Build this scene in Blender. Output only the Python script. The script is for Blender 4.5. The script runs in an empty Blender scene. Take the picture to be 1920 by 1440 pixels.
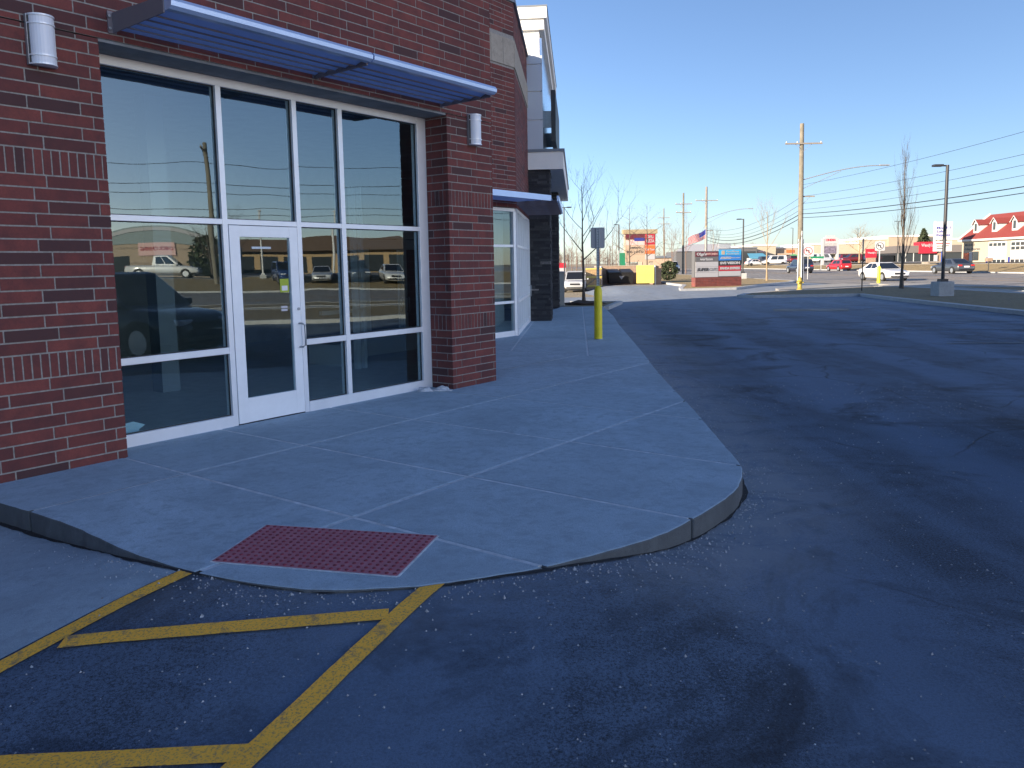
import bpy, bmesh, math, random
from mathutils import Vector, Matrix
random.seed(7)
R = math.radians
# ------------------------------------------------------------ camera, sky, sun, exposure
sc = bpy.context.scene
FOCAL, PITCH, ROLL = 1475.13, 0.109523, -0.0171577
cam = bpy.data.cameras.new('camera'); camo = bpy.data.objects.new('camera', cam); sc.collection.objects.link(camo)
cam.sensor_width = 36.0; cam.lens = FOCAL / 1920 * 36.0; cam.shift_y = -(720 - 658.783) / 1920
cam.clip_start = 0.05; cam.clip_end = 3000
_fw = Vector((0, math.cos(PITCH), -math.sin(PITCH))); _up = Vector((0, math.sin(PITCH), math.cos(PITCH))); _rt = Vector((1, 0, 0))
_r2 = _rt * math.cos(ROLL) + _up * math.sin(ROLL); _u2 = -_rt * math.sin(ROLL) + _up * math.cos(ROLL)
CAM = Vector((0, 0, 1.78))
camo.matrix_world = Matrix(((_r2.x, _u2.x, -_fw.x, CAM.x), (_r2.y, _u2.y, -_fw.y, CAM.y), (_r2.z, _u2.z, -_fw.z, CAM.z), (0, 0, 0, 1)))
sc.camera = camo
SUN_AZ, SUN_EL = R(57 + 180), R(15)          # azimuth of the sun, clockwise from +Y
w = bpy.data.worlds.new('World'); sc.world = w; w.use_nodes = True
nt = w.node_tree; bg = nt.nodes['Background']
sky = nt.nodes.new('ShaderNodeTexSky'); sky.sky_type = 'NISHITA'; sky.sun_disc = False
sky.sun_elevation = SUN_EL; sky.sun_rotation = 2*math.pi - SUN_AZ; sky.air_density = 0.8; sky.dust_density = 0.35; sky.ozone_density = 3.0
_tint = nt.nodes.new('ShaderNodeMix'); _tint.data_type = 'RGBA'; _tint.blend_type = 'MULTIPLY'; _tint.inputs[0].default_value = 1.0
_tint.inputs[7].default_value = (.88, .845, .88, 1)      # the camera's white balance
nt.links.new(sky.outputs[0], _tint.inputs[6]); nt.links.new(_tint.outputs[2], bg.inputs[0]); bg.inputs[1].default_value = 0.097
sun = bpy.data.lights.new('sun', 'SUN'); sun.energy = 5.0; sun.angle = R(0.53); sun.color = (1.0, 0.84, 0.64)
suno = bpy.data.objects.new('sun', sun); sc.collection.objects.link(suno)
_sd = Vector((math.sin(SUN_AZ) * math.cos(SUN_EL), math.cos(SUN_AZ) * math.cos(SUN_EL), math.sin(SUN_EL)))
suno.rotation_euler = _sd.to_track_quat('Z', 'Y').to_euler(); suno.location = (-40, -30, 40)
vs = sc.view_settings; vs.view_transform = 'Standard'; vs.look = 'None'; vs.gamma = 1.0; vs.use_curve_mapping = False
vs.exposure = 1.55
sc.render.engine = 'CYCLES'
sc.cycles.max_bounces = 6; sc.cycles.transparent_max_bounces = 12; sc.cycles.glossy_bounces = 4; sc.cycles.transmission_bounces = 6

# ------------------------------------------------------------ helpers
COL = sc.collection
def link(o, parent=None, world=False):
    COL.objects.link(o)
    if parent is not None:
        o.parent = parent
        if world: o.matrix_parent_inverse = PINV(parent)
    return o
def PINV(p):
    return Matrix.LocRotScale(p.location, p.rotation_euler, None).inverted()
def tag(o, label=None, cat=None, group=None, kind=None):
    if label: o['label'] = label
    if cat: o['category'] = cat
    if group: o['group'] = group
    if kind: o['kind'] = kind
    return o
def empty(name, loc=(0, 0, 0), rz=0, label=None, cat=None, group=None):
    o = bpy.data.objects.new(name, None); o.location = loc; o.rotation_euler = (0, 0, rz); o.empty_display_size = .2
    COL.objects.link(o); tag(o, label, cat, group); return o
class MB:
    def __init__(s): s.v = []; s.f = []; s.m = []; s.sm = []; s.col = None
    def add(s, vs, fs, mi=0, sm=False):
        b = len(s.v); s.v += [tuple(v) for v in vs]
        for f in fs: s.f.append(tuple(b + i for i in f)); s.m.append(mi); s.sm.append(sm)
        return s
    def box(s, x0, x1, y0, y1, z0, z1, mi=0):
        return s.add([(x0,y0,z0),(x1,y0,z0),(x1,y1,z0),(x0,y1,z0),(x0,y0,z1),(x1,y0,z1),(x1,y1,z1),(x0,y1,z1)],
                     [(0,3,2,1),(4,5,6,7),(0,1,5,4),(1,2,6,5),(2,3,7,6),(3,0,4,7)], mi)
    def obox(s, c, u, hu, hv, hw, mi=0, n=None):      # oriented box; u: 2d direction in XY
        ux, uy = u; vx, vy = -uy, ux; P = []
        for dz in (-hw, hw):
            for a, b in ((-1,-1),(1,-1),(1,1),(-1,1)):
                P.append((c[0]+ux*hu*a+vx*hv*b, c[1]+uy*hu*a+vy*hv*b, c[2]+dz))
        return s.add(P, [(0,3,2,1),(4,5,6,7),(0,1,5,4),(1,2,6,5),(2,3,7,6),(3,0,4,7)], mi)
    def prism(s, poly, z0, z1, mi=0):                  # poly counter-clockwise
        n = len(poly); a = sum(poly[i][0]*poly[(i+1)%n][1]-poly[(i+1)%n][0]*poly[i][1] for i in range(n))
        if a < 0: poly = poly[::-1]
        z0f = z0 if callable(z0) else (lambda x, y: z0); z1f = z1 if callable(z1) else (lambda x, y: z1)
        return s.add([(x,y,z0f(x,y)) for x,y in poly]+[(x,y,z1f(x,y)) for x,y in poly],
            [tuple(range(n))[::-1], tuple(range(n,2*n))]+[(i,(i+1)%n,n+(i+1)%n,n+i) for i in range(n)], mi)
    def tube(s, pts, r, seg=8, mi=0, cap=True, sm=True):
        pts = [Vector(p) for p in pts]; n = len(pts); rs = r if isinstance(r, (list, tuple)) else [r]*n
        V = []; F = []
        for i, p in enumerate(pts):
            d = (pts[min(i+1,n-1)]-pts[max(i-1,0)]).normalized()
            a = d.cross(Vector((0,0,1)) if abs(d.z) < .9 else Vector((1,0,0))).normalized(); b = d.cross(a)
            for k in range(seg):
                t = 2*math.pi*k/seg; V.append(p+(a*math.cos(t)+b*math.sin(t))*rs[i])
        for i in range(n-1):
            for k in range(seg):
                k2 = (k+1) % seg; F.append((i*seg+k, i*seg+k2, (i+1)*seg+k2, (i+1)*seg+k))
        s.add(V, F, mi, sm)
        if cap: s.add(V[:seg], [tuple(range(seg))], mi); s.add(V[-seg:], [tuple(range(seg))[::-1]], mi)
        return s
    def lathe(s, prof, c=(0,0,0), seg=16, mi=0, sm=True):
        V = []; F = []; n = len(prof)
        for r, z in prof:
            for k in range(seg):
                t = 2*math.pi*k/seg; V.append((c[0]+r*math.cos(t), c[1]+r*math.sin(t), c[2]+z))
        for i in range(n-1):
            for k in range(seg):
                k2 = (k+1)%seg; F.append((i*seg+k, i*seg+k2, (i+1)*seg+k2, (i+1)*seg+k))
        s.add(V, F, mi, sm); s.add(V[:seg], [tuple(range(seg))[::-1]], mi); s.add(V[-seg:], [tuple(range(seg))], mi)
        return s
    def quad(s, a, b, c, d, mi=0): return s.add([a,b,c,d], [(0,1,2,3)], mi)
    def build(s, name, mats, parent=None, world=False, loc=None, bevel=0, kind=None):
        me = bpy.data.meshes.new(name); me.from_pydata(s.v, [], s.f)
        for m in (mats if isinstance(mats, (list, tuple)) else [mats]): me.materials.append(m)
        me.polygons.foreach_set('material_index', s.m); me.polygons.foreach_set('use_smooth', s.sm); me.update()
        o = bpy.data.objects.new(name, me)
        if loc: o.location = loc
        link(o, parent, world)
        if bevel:
            b = o.modifiers.new('bevel', 'BEVEL'); b.width = bevel; b.segments = 2; b.limit_method = 'ANGLE'; b.angle_limit = R(40)
        if kind: o['kind'] = kind
        return o
# ---- materials
def mat(name, col, rough=.7, metal=0, spec=.5, var=0, vs=4, bump=0, bs=60, var2=None, emit=None, coat=0):
    m = bpy.data.materials.new(name); m.use_nodes = True; nt = m.node_tree; p = nt.nodes['Principled BSDF']
    p.inputs['Base Color'].default_value = (*col, 1); p.inputs['Roughness'].default_value = rough; p.inputs['Metallic'].default_value = metal
    p.inputs['Specular IOR Level'].default_value = spec; p.inputs['Coat Weight'].default_value = coat
    if var or bump:
        tc = nt.nodes.new('ShaderNodeTexCoord')
    if var:
        n = nt.nodes.new('ShaderNodeTexNoise'); n.inputs['Scale'].default_value = vs; n.inputs['Detail'].default_value = 8; n.inputs['Roughness'].default_value = .65
        r = nt.nodes.new('ShaderNodeValToRGB'); c2 = var2 or tuple(min(1, c*(1+var)) for c in col); c1 = tuple(c*(1-var) for c in col)
        r.color_ramp.elements[0].position = .32; r.color_ramp.elements[1].position = .68
        r.color_ramp.elements[0].color = (*c1, 1); r.color_ramp.elements[1].color = (*c2, 1)
        nt.links.new(tc.outputs['Object'], n.inputs['Vector']); nt.links.new(n.outputs['Fac'], r.inputs[0]); nt.links.new(r.outputs[0], p.inputs['Base Color'])
    if bump:
        n = nt.nodes.new('ShaderNodeTexNoise'); n.inputs['Scale'].default_value = bs; n.inputs['Detail'].default_value = 4
        b = nt.nodes.new('ShaderNodeBump'); b.inputs['Strength'].default_value = bump; b.inputs['Distance'].default_value = .01
        nt.links.new(tc.outputs['Object'], n.inputs['Vector']); nt.links.new(n.outputs['Fac'], b.inputs['Height']); nt.links.new(b.outputs[0], p.inputs['Normal'])
    if emit: p.inputs['Emission Color'].default_value = (*emit, 1); p.inputs['Emission Strength'].default_value = 1
    return m
class NT:                                       # tiny node-graph helper
    def __init__(s, name):
        s.m = bpy.data.materials.new(name); s.m.use_nodes = True; s.t = s.m.node_tree; s.p = s.t.nodes['Principled BSDF']
        s.tc = s.t.nodes.new('ShaderNodeTexCoord').outputs['Object']
    def l(s, a, b): s.t.links.new(a, b)
    def noise(s, scale, detail=6, rough=.6, vec=None, dist=0):
        n = s.t.nodes.new('ShaderNodeTexNoise'); n.inputs['Scale'].default_value = scale; n.inputs['Detail'].default_value = detail
        n.inputs['Roughness'].default_value = rough; n.inputs['Distortion'].default_value = dist; s.l(vec or s.tc, n.inputs['Vector']); return n.outputs['Fac']
    def mapping(s, scale=(1,1,1), rot=(0,0,0)):
        n = s.t.nodes.new('ShaderNodeMapping'); n.inputs['Scale'].default_value = scale; n.inputs['Rotation'].default_value = rot; s.l(s.tc, n.inputs['Vector']); return n.outputs[0]
    def ramp(s, fac, stops):
        r = s.t.nodes.new('ShaderNodeValToRGB'); e = r.color_ramp.elements
        while len(e) < len(stops): e.new(.5)
        for k, (p, c) in enumerate(stops):
            e[k].position = p; e[k].color = (*c, 1) if isinstance(c, tuple) else (c, c, c, 1)
        s.l(fac, r.inputs[0]); return r.outputs[0]
    def mix(s, fac, a, b, mode='MIX'):
        n = s.t.nodes.new('ShaderNodeMix'); n.data_type = 'RGBA'; n.blend_type = mode
        for v, i in ((fac, 0), (a, 6), (b, 7)):
            if hasattr(v, 'links') or hasattr(v, 'is_linked'): s.l(v, n.inputs[i])
            else: n.inputs[i].default_value = (v if i == 0 else ((*v, 1) if isinstance(v, tuple) else (v, v, v, 1)))
        return n.outputs[2]
    def math(s, op, a, b):
        n = s.t.nodes.new('ShaderNodeMath'); n.operation = op
        for v, i in ((a, 0), (b, 1)):
            if hasattr(v, 'is_linked'): s.l(v, n.inputs[i])
            else: n.inputs[i].default_value = v
        return n.outputs[0]
    def attr(s, name):
        n = s.t.nodes.new('ShaderNodeAttribute'); n.attribute_name = name; return n
    def bump(s, h, st=.3, d=.01):
        b = s.t.nodes.new('ShaderNodeBump'); b.inputs['Strength'].default_value = st; b.inputs['Distance'].default_value = d; s.l(h, b.inputs['Height']); s.l(b.outputs[0], s.p.inputs['Normal'])
    def col(s, c): s.l(c, s.p.inputs['Base Color']); return s
    def rough(s, v):
        if hasattr(v, 'is_linked'): s.l(v, s.p.inputs['Roughness'])
        else: s.p.inputs['Roughness'].default_value = v
def S(t): t = max(0., min(1., t)); return t*t*(3-2*t)

# asphalt: worn, dusty with salt near the kerb (attribute, also paling the far sunlit drive), specks, streaks along the drive
def asphalt_mat(name, dark, light, speck=.35, rough_salt=.55, tracks=.55):
    n = NT(name)
    big = n.noise(.35, 8, .62, dist=.4); st = n.noise(1.0, 10, .7, vec=n.mapping((1.9, .13, 1), (0, 0, R(24))), dist=.8); fine = n.noise(70, 5, .8); mid = n.noise(3.2, 10, .75, dist=.5); grit = n.noise(230, 3, .8)
    salt = n.noise(.8, 12, .74, dist=.9); sw = n.noise(.5, 10, .7, vec=n.mapping((.35, 1.5, 1), (0, 0, R(-35))), dist=1.4)
    hi = tuple(c*2.7 for c in light)
    base = n.ramp(big, [(.3, dark), (.72, light)])
    base = n.mix(n.ramp(salt, [(.43, 0.), (.60, rough_salt)]), base, hi)
    base = n.mix(n.ramp(st, [(.44, 0.), (.60, .6)]), base, hi)
    base = n.mix(n.ramp(sw, [(.48, 0.), (.64, .55)]), base, hi)
    base = n.mix(n.ramp(mid, [(.34, .7), (.47, 0.)]), base, tuple(c*.5 for c in dark))
    base = n.mix(n.ramp(n.noise(1.3, 9, .72, dist=1.2), [(.27, .85), (.36, 0.)]), base, tuple(c*.45 for c in dark))
    base = n.mix(n.ramp(fine, [(.48, 0.), (.62, .75)]), base, hi); base = n.mix(n.ramp(fine, [(.38, .9), (.49, 0.)]), base, tuple(c*.35 for c in dark))
    base = n.mix(n.ramp(grit, [(.38, .85), (.48, 0.)]), base, tuple(c*.3 for c in dark)); base = n.mix(n.ramp(grit, [(.52, 0.), (.64, .6)]), base, hi)
    wv = n.t.nodes.new('ShaderNodeTexWave'); wv.inputs['Scale'].default_value = .16; wv.inputs['Distortion'].default_value = 5.5; wv.inputs['Detail'].default_value = 6; wv.inputs['Detail Scale'].default_value = .8; wv.inputs['Detail Roughness'].default_value = .68
    n.l(n.mapping((1, .35, 1), (0, 0, R(18))), wv.inputs['Vector']); base = n.mix(n.ramp(wv.outputs['Fac'], [(.45, 0.), (.95, tracks)]), base, hi)
    base = n.mix(n.ramp(n.noise(.42, 10, .7, dist=1.6), [(.36, .75), (.47, 0.)]), base, tuple(c*.55 for c in dark))
    ve = n.t.nodes.new('ShaderNodeTexVoronoi'); ve.feature = 'DISTANCE_TO_EDGE'; ve.inputs['Scale'].default_value = .45; mv = n.t.nodes.new('ShaderNodeMix'); mv.data_type = 'VECTOR'; mv.inputs[0].default_value = .12
    nv = n.t.nodes.new('ShaderNodeTexNoise'); nv.inputs['Scale'].default_value = 2.5; nv.inputs['Detail'].default_value = 6; n.l(n.tc, nv.inputs['Vector']); n.l(n.tc, mv.inputs[4]); n.l(nv.outputs['Color'], mv.inputs[5]); n.l(mv.outputs[1], ve.inputs['Vector'])
    cm = n.math('MULTIPLY', n.ramp(ve.outputs['Distance'], [(.0015, .8), (.005, 0.)]), n.ramp(n.noise(.3, 4, .5), [(.5, 0.), (.58, 1.)])); base = n.mix(cm, base, (.012, .013, .016))
    du = n.attr('dust_and_sunlift'); dn = n.math('MULTIPLY', du.outputs['Fac'], n.ramp(n.noise(2.4, 10, .78, dist=.6), [(.32, .15), (.54, 1.)]))
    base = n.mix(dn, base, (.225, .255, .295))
    for sc_, th, f in ((7, .05, 1.), (22, .09, .7)):
        v = n.t.nodes.new('ShaderNodeTexVoronoi'); v.inputs['Scale'].default_value = sc_; n.l(n.tc, v.inputs['Vector'])
        if speck: base = n.mix(n.ramp(v.outputs['Distance'], [(th*.5, speck*f), (th, 0.)]), base, (.42, .43, .45))
    n.col(base); n.rough(.88); n.bump(n.math('ADD', grit, n.math('MULTIPLY', fine, 1.5)), .6, .006); return n.m
M = {}
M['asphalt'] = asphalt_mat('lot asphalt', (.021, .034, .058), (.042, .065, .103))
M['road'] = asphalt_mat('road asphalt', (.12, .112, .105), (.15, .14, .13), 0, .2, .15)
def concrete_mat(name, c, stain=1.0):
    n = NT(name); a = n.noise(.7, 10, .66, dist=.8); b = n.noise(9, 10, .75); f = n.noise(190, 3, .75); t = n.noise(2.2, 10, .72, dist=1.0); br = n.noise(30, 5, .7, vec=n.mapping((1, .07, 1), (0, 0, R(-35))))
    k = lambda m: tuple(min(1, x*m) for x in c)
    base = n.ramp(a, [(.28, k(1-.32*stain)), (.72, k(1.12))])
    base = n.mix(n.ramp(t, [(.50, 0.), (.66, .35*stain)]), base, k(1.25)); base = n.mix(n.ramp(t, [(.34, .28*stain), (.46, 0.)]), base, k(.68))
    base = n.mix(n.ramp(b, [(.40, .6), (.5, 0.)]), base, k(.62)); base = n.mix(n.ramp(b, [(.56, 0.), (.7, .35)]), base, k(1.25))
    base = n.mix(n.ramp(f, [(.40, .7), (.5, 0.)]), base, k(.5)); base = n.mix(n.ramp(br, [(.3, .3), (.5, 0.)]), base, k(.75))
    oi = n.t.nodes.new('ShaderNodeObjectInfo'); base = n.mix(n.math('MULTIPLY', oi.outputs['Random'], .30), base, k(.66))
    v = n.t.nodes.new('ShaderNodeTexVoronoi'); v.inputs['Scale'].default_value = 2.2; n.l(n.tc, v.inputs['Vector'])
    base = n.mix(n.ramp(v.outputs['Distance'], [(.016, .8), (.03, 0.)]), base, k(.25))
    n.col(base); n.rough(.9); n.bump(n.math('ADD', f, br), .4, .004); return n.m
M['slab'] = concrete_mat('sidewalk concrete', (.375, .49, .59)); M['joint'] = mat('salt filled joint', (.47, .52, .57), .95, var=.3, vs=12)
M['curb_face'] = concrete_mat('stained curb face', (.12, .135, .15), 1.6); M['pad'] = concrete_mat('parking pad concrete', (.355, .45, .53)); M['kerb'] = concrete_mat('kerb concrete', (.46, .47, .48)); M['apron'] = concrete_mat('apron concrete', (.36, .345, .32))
def paint_mat(name, c, under, wear=.42):
    n = NT(name); a = n.noise(9, 9, .75, dist=.3); g = n.noise(90, 3, .7)
    base = n.mix(n.ramp(n.noise(2.5, 6, .6), [(.3, 0.), (.7, .5)]), c, tuple(x*.72 for x in c))
    base = n.mix(n.ramp(a, [(wear-.08, .9), (wear+.03, 0.)]), base, under); base = n.mix(n.ramp(g, [(.36, .7), (.5, 0.)]), base, under)
    n.col(base); n.rough(.8); return n.m
M['yellow_line'] = paint_mat('yellow marking paint', (1.0, .50, .05), (.18, .15, .11)); M['white_line'] = paint_mat('white marking paint', (.26, .27, .28), (.06, .06, .065), .52)
def lawn_mat(name, a, b):
    n = NT(name); n.col(n.mix(n.ramp(n.noise(7, 9, .75), [(.35, 0.), (.65, 1.)]), n.ramp(n.noise(.6, 6, .6), [(.3, a), (.7, b)]), tuple(x*1.5 for x in b), 'MIX'))
    n.rough(.95); n.bump(n.noise(45, 5, .8), .9, .05); return n.m
M['lawn'] = lawn_mat('dormant lawn', (.12, .095, .055), (.185, .145, .085)); M['lawn_far'] = lawn_mat('dry lawn', (.17, .13, .062), (.23, .17, .085))
M['terrain'] = lawn_mat('far ground', (.14, .12, .08), (.2, .17, .12))
# bricks
def brick_mat(name, src):
    n = NT(name)
    if src == 'obj':
        oi = n.t.nodes.new('ShaderNodeObjectInfo'); sep = n.t.nodes.new('ShaderNodeSeparateColor'); n.l(oi.outputs['Color'], sep.inputs[0]); f = sep.outputs[0]
        gm = n.t.nodes.new('ShaderNodeNewGeometry'); n.tc = gm.outputs['Position']
    else: f = n.attr('tint').outputs['Fac']
    c = n.ramp(f, [(0., (.055, .026, .030)), (.16, (.075, .030, .030)), (.3, (.13, .034, .032)), (.6, (.175, .042, .036)), (.85, (.215, .052, .042)), (1., (.155, .037, .037))])
    c = n.mix(n.ramp(n.noise(5, 6, .7), [(.35, .55), (.6, 0.)]), c, (.05, .022, .026))
    c = n.mix(n.ramp(n.noise(70, 4, .7), [(.35, .4), (.6, 0.)]), c, (.09, .028, .024))
    n.col(c); n.rough(.85); n.bump(n.noise(90, 5, .7), .35, .004); return n.m
M['brick'] = brick_mat('red brick', 'obj'); M['brick_stuff'] = brick_mat('red brick joined', 'attr')
M['mortar'] = mat('mortar', (.28, .265, .25), .95, var=.25, vs=30, bump=.4, bs=150)
M['alum'] = mat('anodised aluminium', (.80, .82, .86), .38, .25, var=.05, vs=3); M['alum2'] = mat('door aluminium', (.84, .86, .89), .42, .1, var=.04, vs=5)
M['sunshade'] = mat('blue grey sunshade metal', (.50, .62, .86), .38, .5, var=.06, vs=2); M['bracket'] = mat('bracket plate', (.20, .18, .20), .6, .3)
def shade_mat():
    m = bpy.data.materials.new('translucent blue sunshade slat'); m.use_nodes = True; t = m.node_tree; p = t.nodes['Principled BSDF']; p.inputs['Base Color'].default_value = (.55, .66, .86, 1); p.inputs['Roughness'].default_value = .4
    tl = t.nodes.new('ShaderNodeBsdfTranslucent'); tl.inputs['Color'].default_value = (.40, .54, .90, 1); mx = t.nodes.new('ShaderNodeMixShader'); mx.inputs[0].default_value = .6
    nz = t.nodes.new('ShaderNodeTexNoise'); nz.inputs['Scale'].default_value = 4; tc = t.nodes.new('ShaderNodeTexCoord'); r = t.nodes.new('ShaderNodeValToRGB'); r.color_ramp.elements[0].color = (.46, .57, .80, 1); r.color_ramp.elements[1].color = (.62, .74, .95, 1)
    t.links.new(tc.outputs['Object'], nz.inputs['Vector']); t.links.new(nz.outputs['Fac'], r.inputs[0]); t.links.new(r.outputs[0], tl.inputs['Color'])
    t.links.new(p.outputs[0], mx.inputs[1]); t.links.new(tl.outputs[0], mx.inputs[2]); t.links.new(mx.outputs[0], t.nodes['Material Output'].inputs[0]); return m
M['slat'] = shade_mat()
M['soffit'] = mat('grey soffit', (.20, .21, .22), .8, var=.25, vs=3); M['limestone'] = concrete_mat('limestone', (.42, .37, .31))
M['eifs'] = mat('white stucco', (.78, .77, .74), .85, var=.04, vs=2, bump=.2, bs=120); M['panel'] = mat('grey metal panel', (.48, .52, .58), .45, .2); M['cap'] = mat('slate cap', (.20, .22, .25), .5, .4)
def stone_mat():
    n = NT('dark ledgestone'); f = n.attr('tint').outputs['Fac']
    n.col(n.mix(n.ramp(n.noise(25, 6, .7), [(.4, .4), (.6, 0.)]), n.ramp(f, [(0., (.018, .02, .026)), (.6, (.04, .043, .05)), (.93, (.075, .075, .08)), (1., (.26, .25, .24))]), (.02, .02, .025))); n.rough(.8); n.bump(n.noise(60, 5, .7), .6, .01); return n.m
M['stone'] = stone_mat()
def glass_mat(name, tint, refl):
    m = bpy.data.materials.new(name); m.use_nodes = True; t = m.node_tree; t.nodes.remove(t.nodes['Principled BSDF']); out = t.nodes['Material Output']
    g = t.nodes.new('ShaderNodeBsdfGlossy'); g.inputs['Roughness'].default_value = 0.0; g.inputs['Color'].default_value = (.78, .93, .98, 1)
    tr = t.nodes.new('ShaderNodeBsdfTransparent'); tr.inputs['Color'].default_value = (*tint, 1)
    lw = t.nodes.new('ShaderNodeFresnel'); lw.inputs['IOR'].default_value = 1.5
    ma = t.nodes.new('ShaderNodeMath'); ma.operation = 'MULTIPLY_ADD'; ma.inputs[1].default_value = 1 - refl; ma.inputs[2].default_value = refl
    nz = t.nodes.new('ShaderNodeTexNoise'); nz.inputs['Scale'].default_value = .9; nz.inputs['Detail'].default_value = 1; tc = t.nodes.new('ShaderNodeTexCoord')
    bp = t.nodes.new('ShaderNodeBump'); bp.inputs['Strength'].default_value = .05; bp.inputs['Distance'].default_value = .06
    va = t.nodes.new('ShaderNodeVectorMath'); va.operation = 'ADD'; oi = t.nodes.new('ShaderNodeObjectInfo'); ms_ = t.nodes.new('ShaderNodeMath'); ms_.operation = 'MULTIPLY'; ms_.inputs[1].default_value = 40
    t.links.new(oi.outputs['Random'], ms_.inputs[0]); t.links.new(tc.outputs['Object'], va.inputs[0]); t.links.new(ms_.outputs[0], va.inputs[1]); t.links.new(va.outputs[0], nz.inputs['Vector'])
    t.links.new(nz.outputs['Fac'], bp.inputs['Height']); t.links.new(bp.outputs[0], g.inputs['Normal'])
    mx = t.nodes.new('ShaderNodeMixShader'); t.links.new(lw.outputs[0], ma.inputs[0]); ge = t.nodes.new('ShaderNodeNewGeometry'); iv = t.nodes.new('ShaderNodeMath'); iv.operation = 'SUBTRACT'; iv.inputs[0].default_value = 1; t.links.new(ge.outputs['Backfacing'], iv.inputs[1])
    mm = t.nodes.new('ShaderNodeMath'); mm.operation = 'MULTIPLY'; t.links.new(ma.outputs[0], mm.inputs[0]); t.links.new(iv.outputs[0], mm.inputs[1]); t.links.new(mm.outputs[0], mx.inputs[0])
    t.links.new(tr.outputs[0], mx.inputs[1]); t.links.new(g.outputs[0], mx.inputs[2]); t.links.new(mx.outputs[0], out.inputs[0]); return m
M['glass'] = glass_mat('storefront glass', (.84, .92, .93), .12)
M['carglass'] = mat('car glass', (.012, .014, .018), .06, 0, .6); M['tyre'] = mat('tyre rubber', (.018, .018, .019), .85); M['rim'] = mat('alloy rim', (.55, .56, .58), .3, .8)
M['black'] = mat('black plastic', (.015, .015, .017), .5); M['lampglass'] = mat('headlamp lens', (.75, .78, .82), .1, .3); M['tail'] = mat('tail lamp red', (.45, .015, .012), .2); M['plate'] = mat('licence plate', (.7, .7, .72), .4)
M['white'] = mat('white paint', (.52, .52, .52), .5); M['steel'] = mat('galvanised steel', (.38, .40, .42), .45, .6, var=.1, vs=8); M['dark_metal'] = mat('dark bronze metal', (.03, .03, .035), .45, .3)
M['wood_pole'] = mat('weathered pole wood', (.165, .15, .12), .9, var=.25, vs=3, bump=.5, bs=20); M['wood_grey'] = mat('grey arm wood', (.20, .18, .16), .9, var=.2, vs=4)
M['bark'] = mat('grey brown bark', (.085, .068, .055), .9, var=.3, vs=12); M['bark_tan'] = mat('tan bark', (.26, .19, .12), .9, var=.3, vs=6); M['twig'] = mat('reddish twigs', (.16, .10, .075), .9)
M['mulch'] = mat('dark mulch', (.05, .035, .025), .95, var=.4, vs=20, bump=.8, bs=40)
M['yellow'] = mat('yellow bollard plastic', (.72, .62, .02), .45, var=.08, vs=6); M['hydrant'] = mat('yellow hydrant paint', (.30, .23, .04), .5, var=.2, vs=8)
def flat(name, c, r=.5, **k): return mat(name, c, r, **k)
# ------------------------------------------------------------ building frame: x along the facade, y into the building, z from the sidewalk
A1 = 0.640624; D = Vector((math.sin(A1), math.cos(A1), 0)); N = Vector((math.cos(A1), -math.sin(A1), 0))
A2 = 0.084388; D2 = Vector((math.sin(A2), math.cos(A2), 0)); N2 = Vector((math.cos(A2), -math.sin(A2), 0))
SW = .15
BO = Vector((-3.36, 6.714, SW)) - N*.1
BROT = math.atan2(D.y, D.x)
def W(x, y, z=0): return BO + D*x - N*y + Vector((0, 0, z))     # building frame -> world
def W2(x, y): p = W(x, y); return (p.x, p.y)
# ---- terrain height
def seg_d(px, py, a, b):
    ax, ay = a; bx, by = b; dx, dy = bx-ax, by-ay; t = max(0, min(1, ((px-ax)*dx+(py-ay)*dy)/(dx*dx+dy*dy))); return math.hypot(px-ax-t*dx, py-ay-t*dy)
def H(x, y):
    z = 0.
    if y < 9: z += .138*(1-S(seg_d(x, y, (-1.75, 4.2), (0.0, 4.0))/1.75))
    z -= .45*S((y-40)/14)*(1-S((x-5.4)/2.2))*(1 if y < 200 else 0)
    z += .95*S((x-53)/9)
    return z
CURB = [(-3.69,5.49),(-2.94,5.0),(-2.24,4.44),(-1.73,4.12),(-1.32,3.94),(-1.0,3.86),(-.64,3.87),(-.4,3.91),(.13,4.1),(.66,4.42),(.92,4.63),(1.17,4.91),(1.46,5.29),(1.63,5.58),(1.76,5.91),(1.82,6.16),(1.86,6.57),(1.9,7.17),(2.01,8.63),(2.05,9.4),(2.10,10.4),(2.22,12.24),(2.42,14.7),(2.87,21.0),(3.18,24.5),(3.5,30.1)]
def _catmull(P, step, jit, rr):
    o = []
    for i in range(len(P)-1):
        a, b, c, d = [Vector(P[max(0, min(len(P)-1, i+k))]) for k in (-1, 0, 1, 2)]; n = max(1, int((c-b).length/step)) if b.y < 13 else 1
        for k in range(n):
            t = k/n; p = .5*((2*b)+(c-a)*t+(2*a-5*b+4*c-d)*t*t+(3*b-a-3*c+d)*t*t*t); j = jit*(3.0 if rr.random() < .06 else 1.0) if b.y < 13 else 0
            o.append((p.x+rr.uniform(-j, j), p.y+rr.uniform(-j, j)))
    return o+[P[-1]]
OUT = [(-4.9, 6.4), (-4.3, 5.9)] + _catmull(CURB, .07, .0035, random.Random(9)) + [(1.9, 30.1), (.3, 22.9), (-.6, 18.0), W2(10.8, 4.4), W2(9, 4.2), W2(5, .6), W2(-1.6, .6)]
def in_poly(p, poly):
    x, y = p; c = False; j = len(poly)-1
    for i in range(len(poly)):
        xi, yi = poly[i]; xj, yj = poly[j]
        if (yi > y) != (yj > y) and x < (xj-xi)*(y-yi)/(yj-yi)+xi: c = not c
        j = i
    return c
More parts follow.
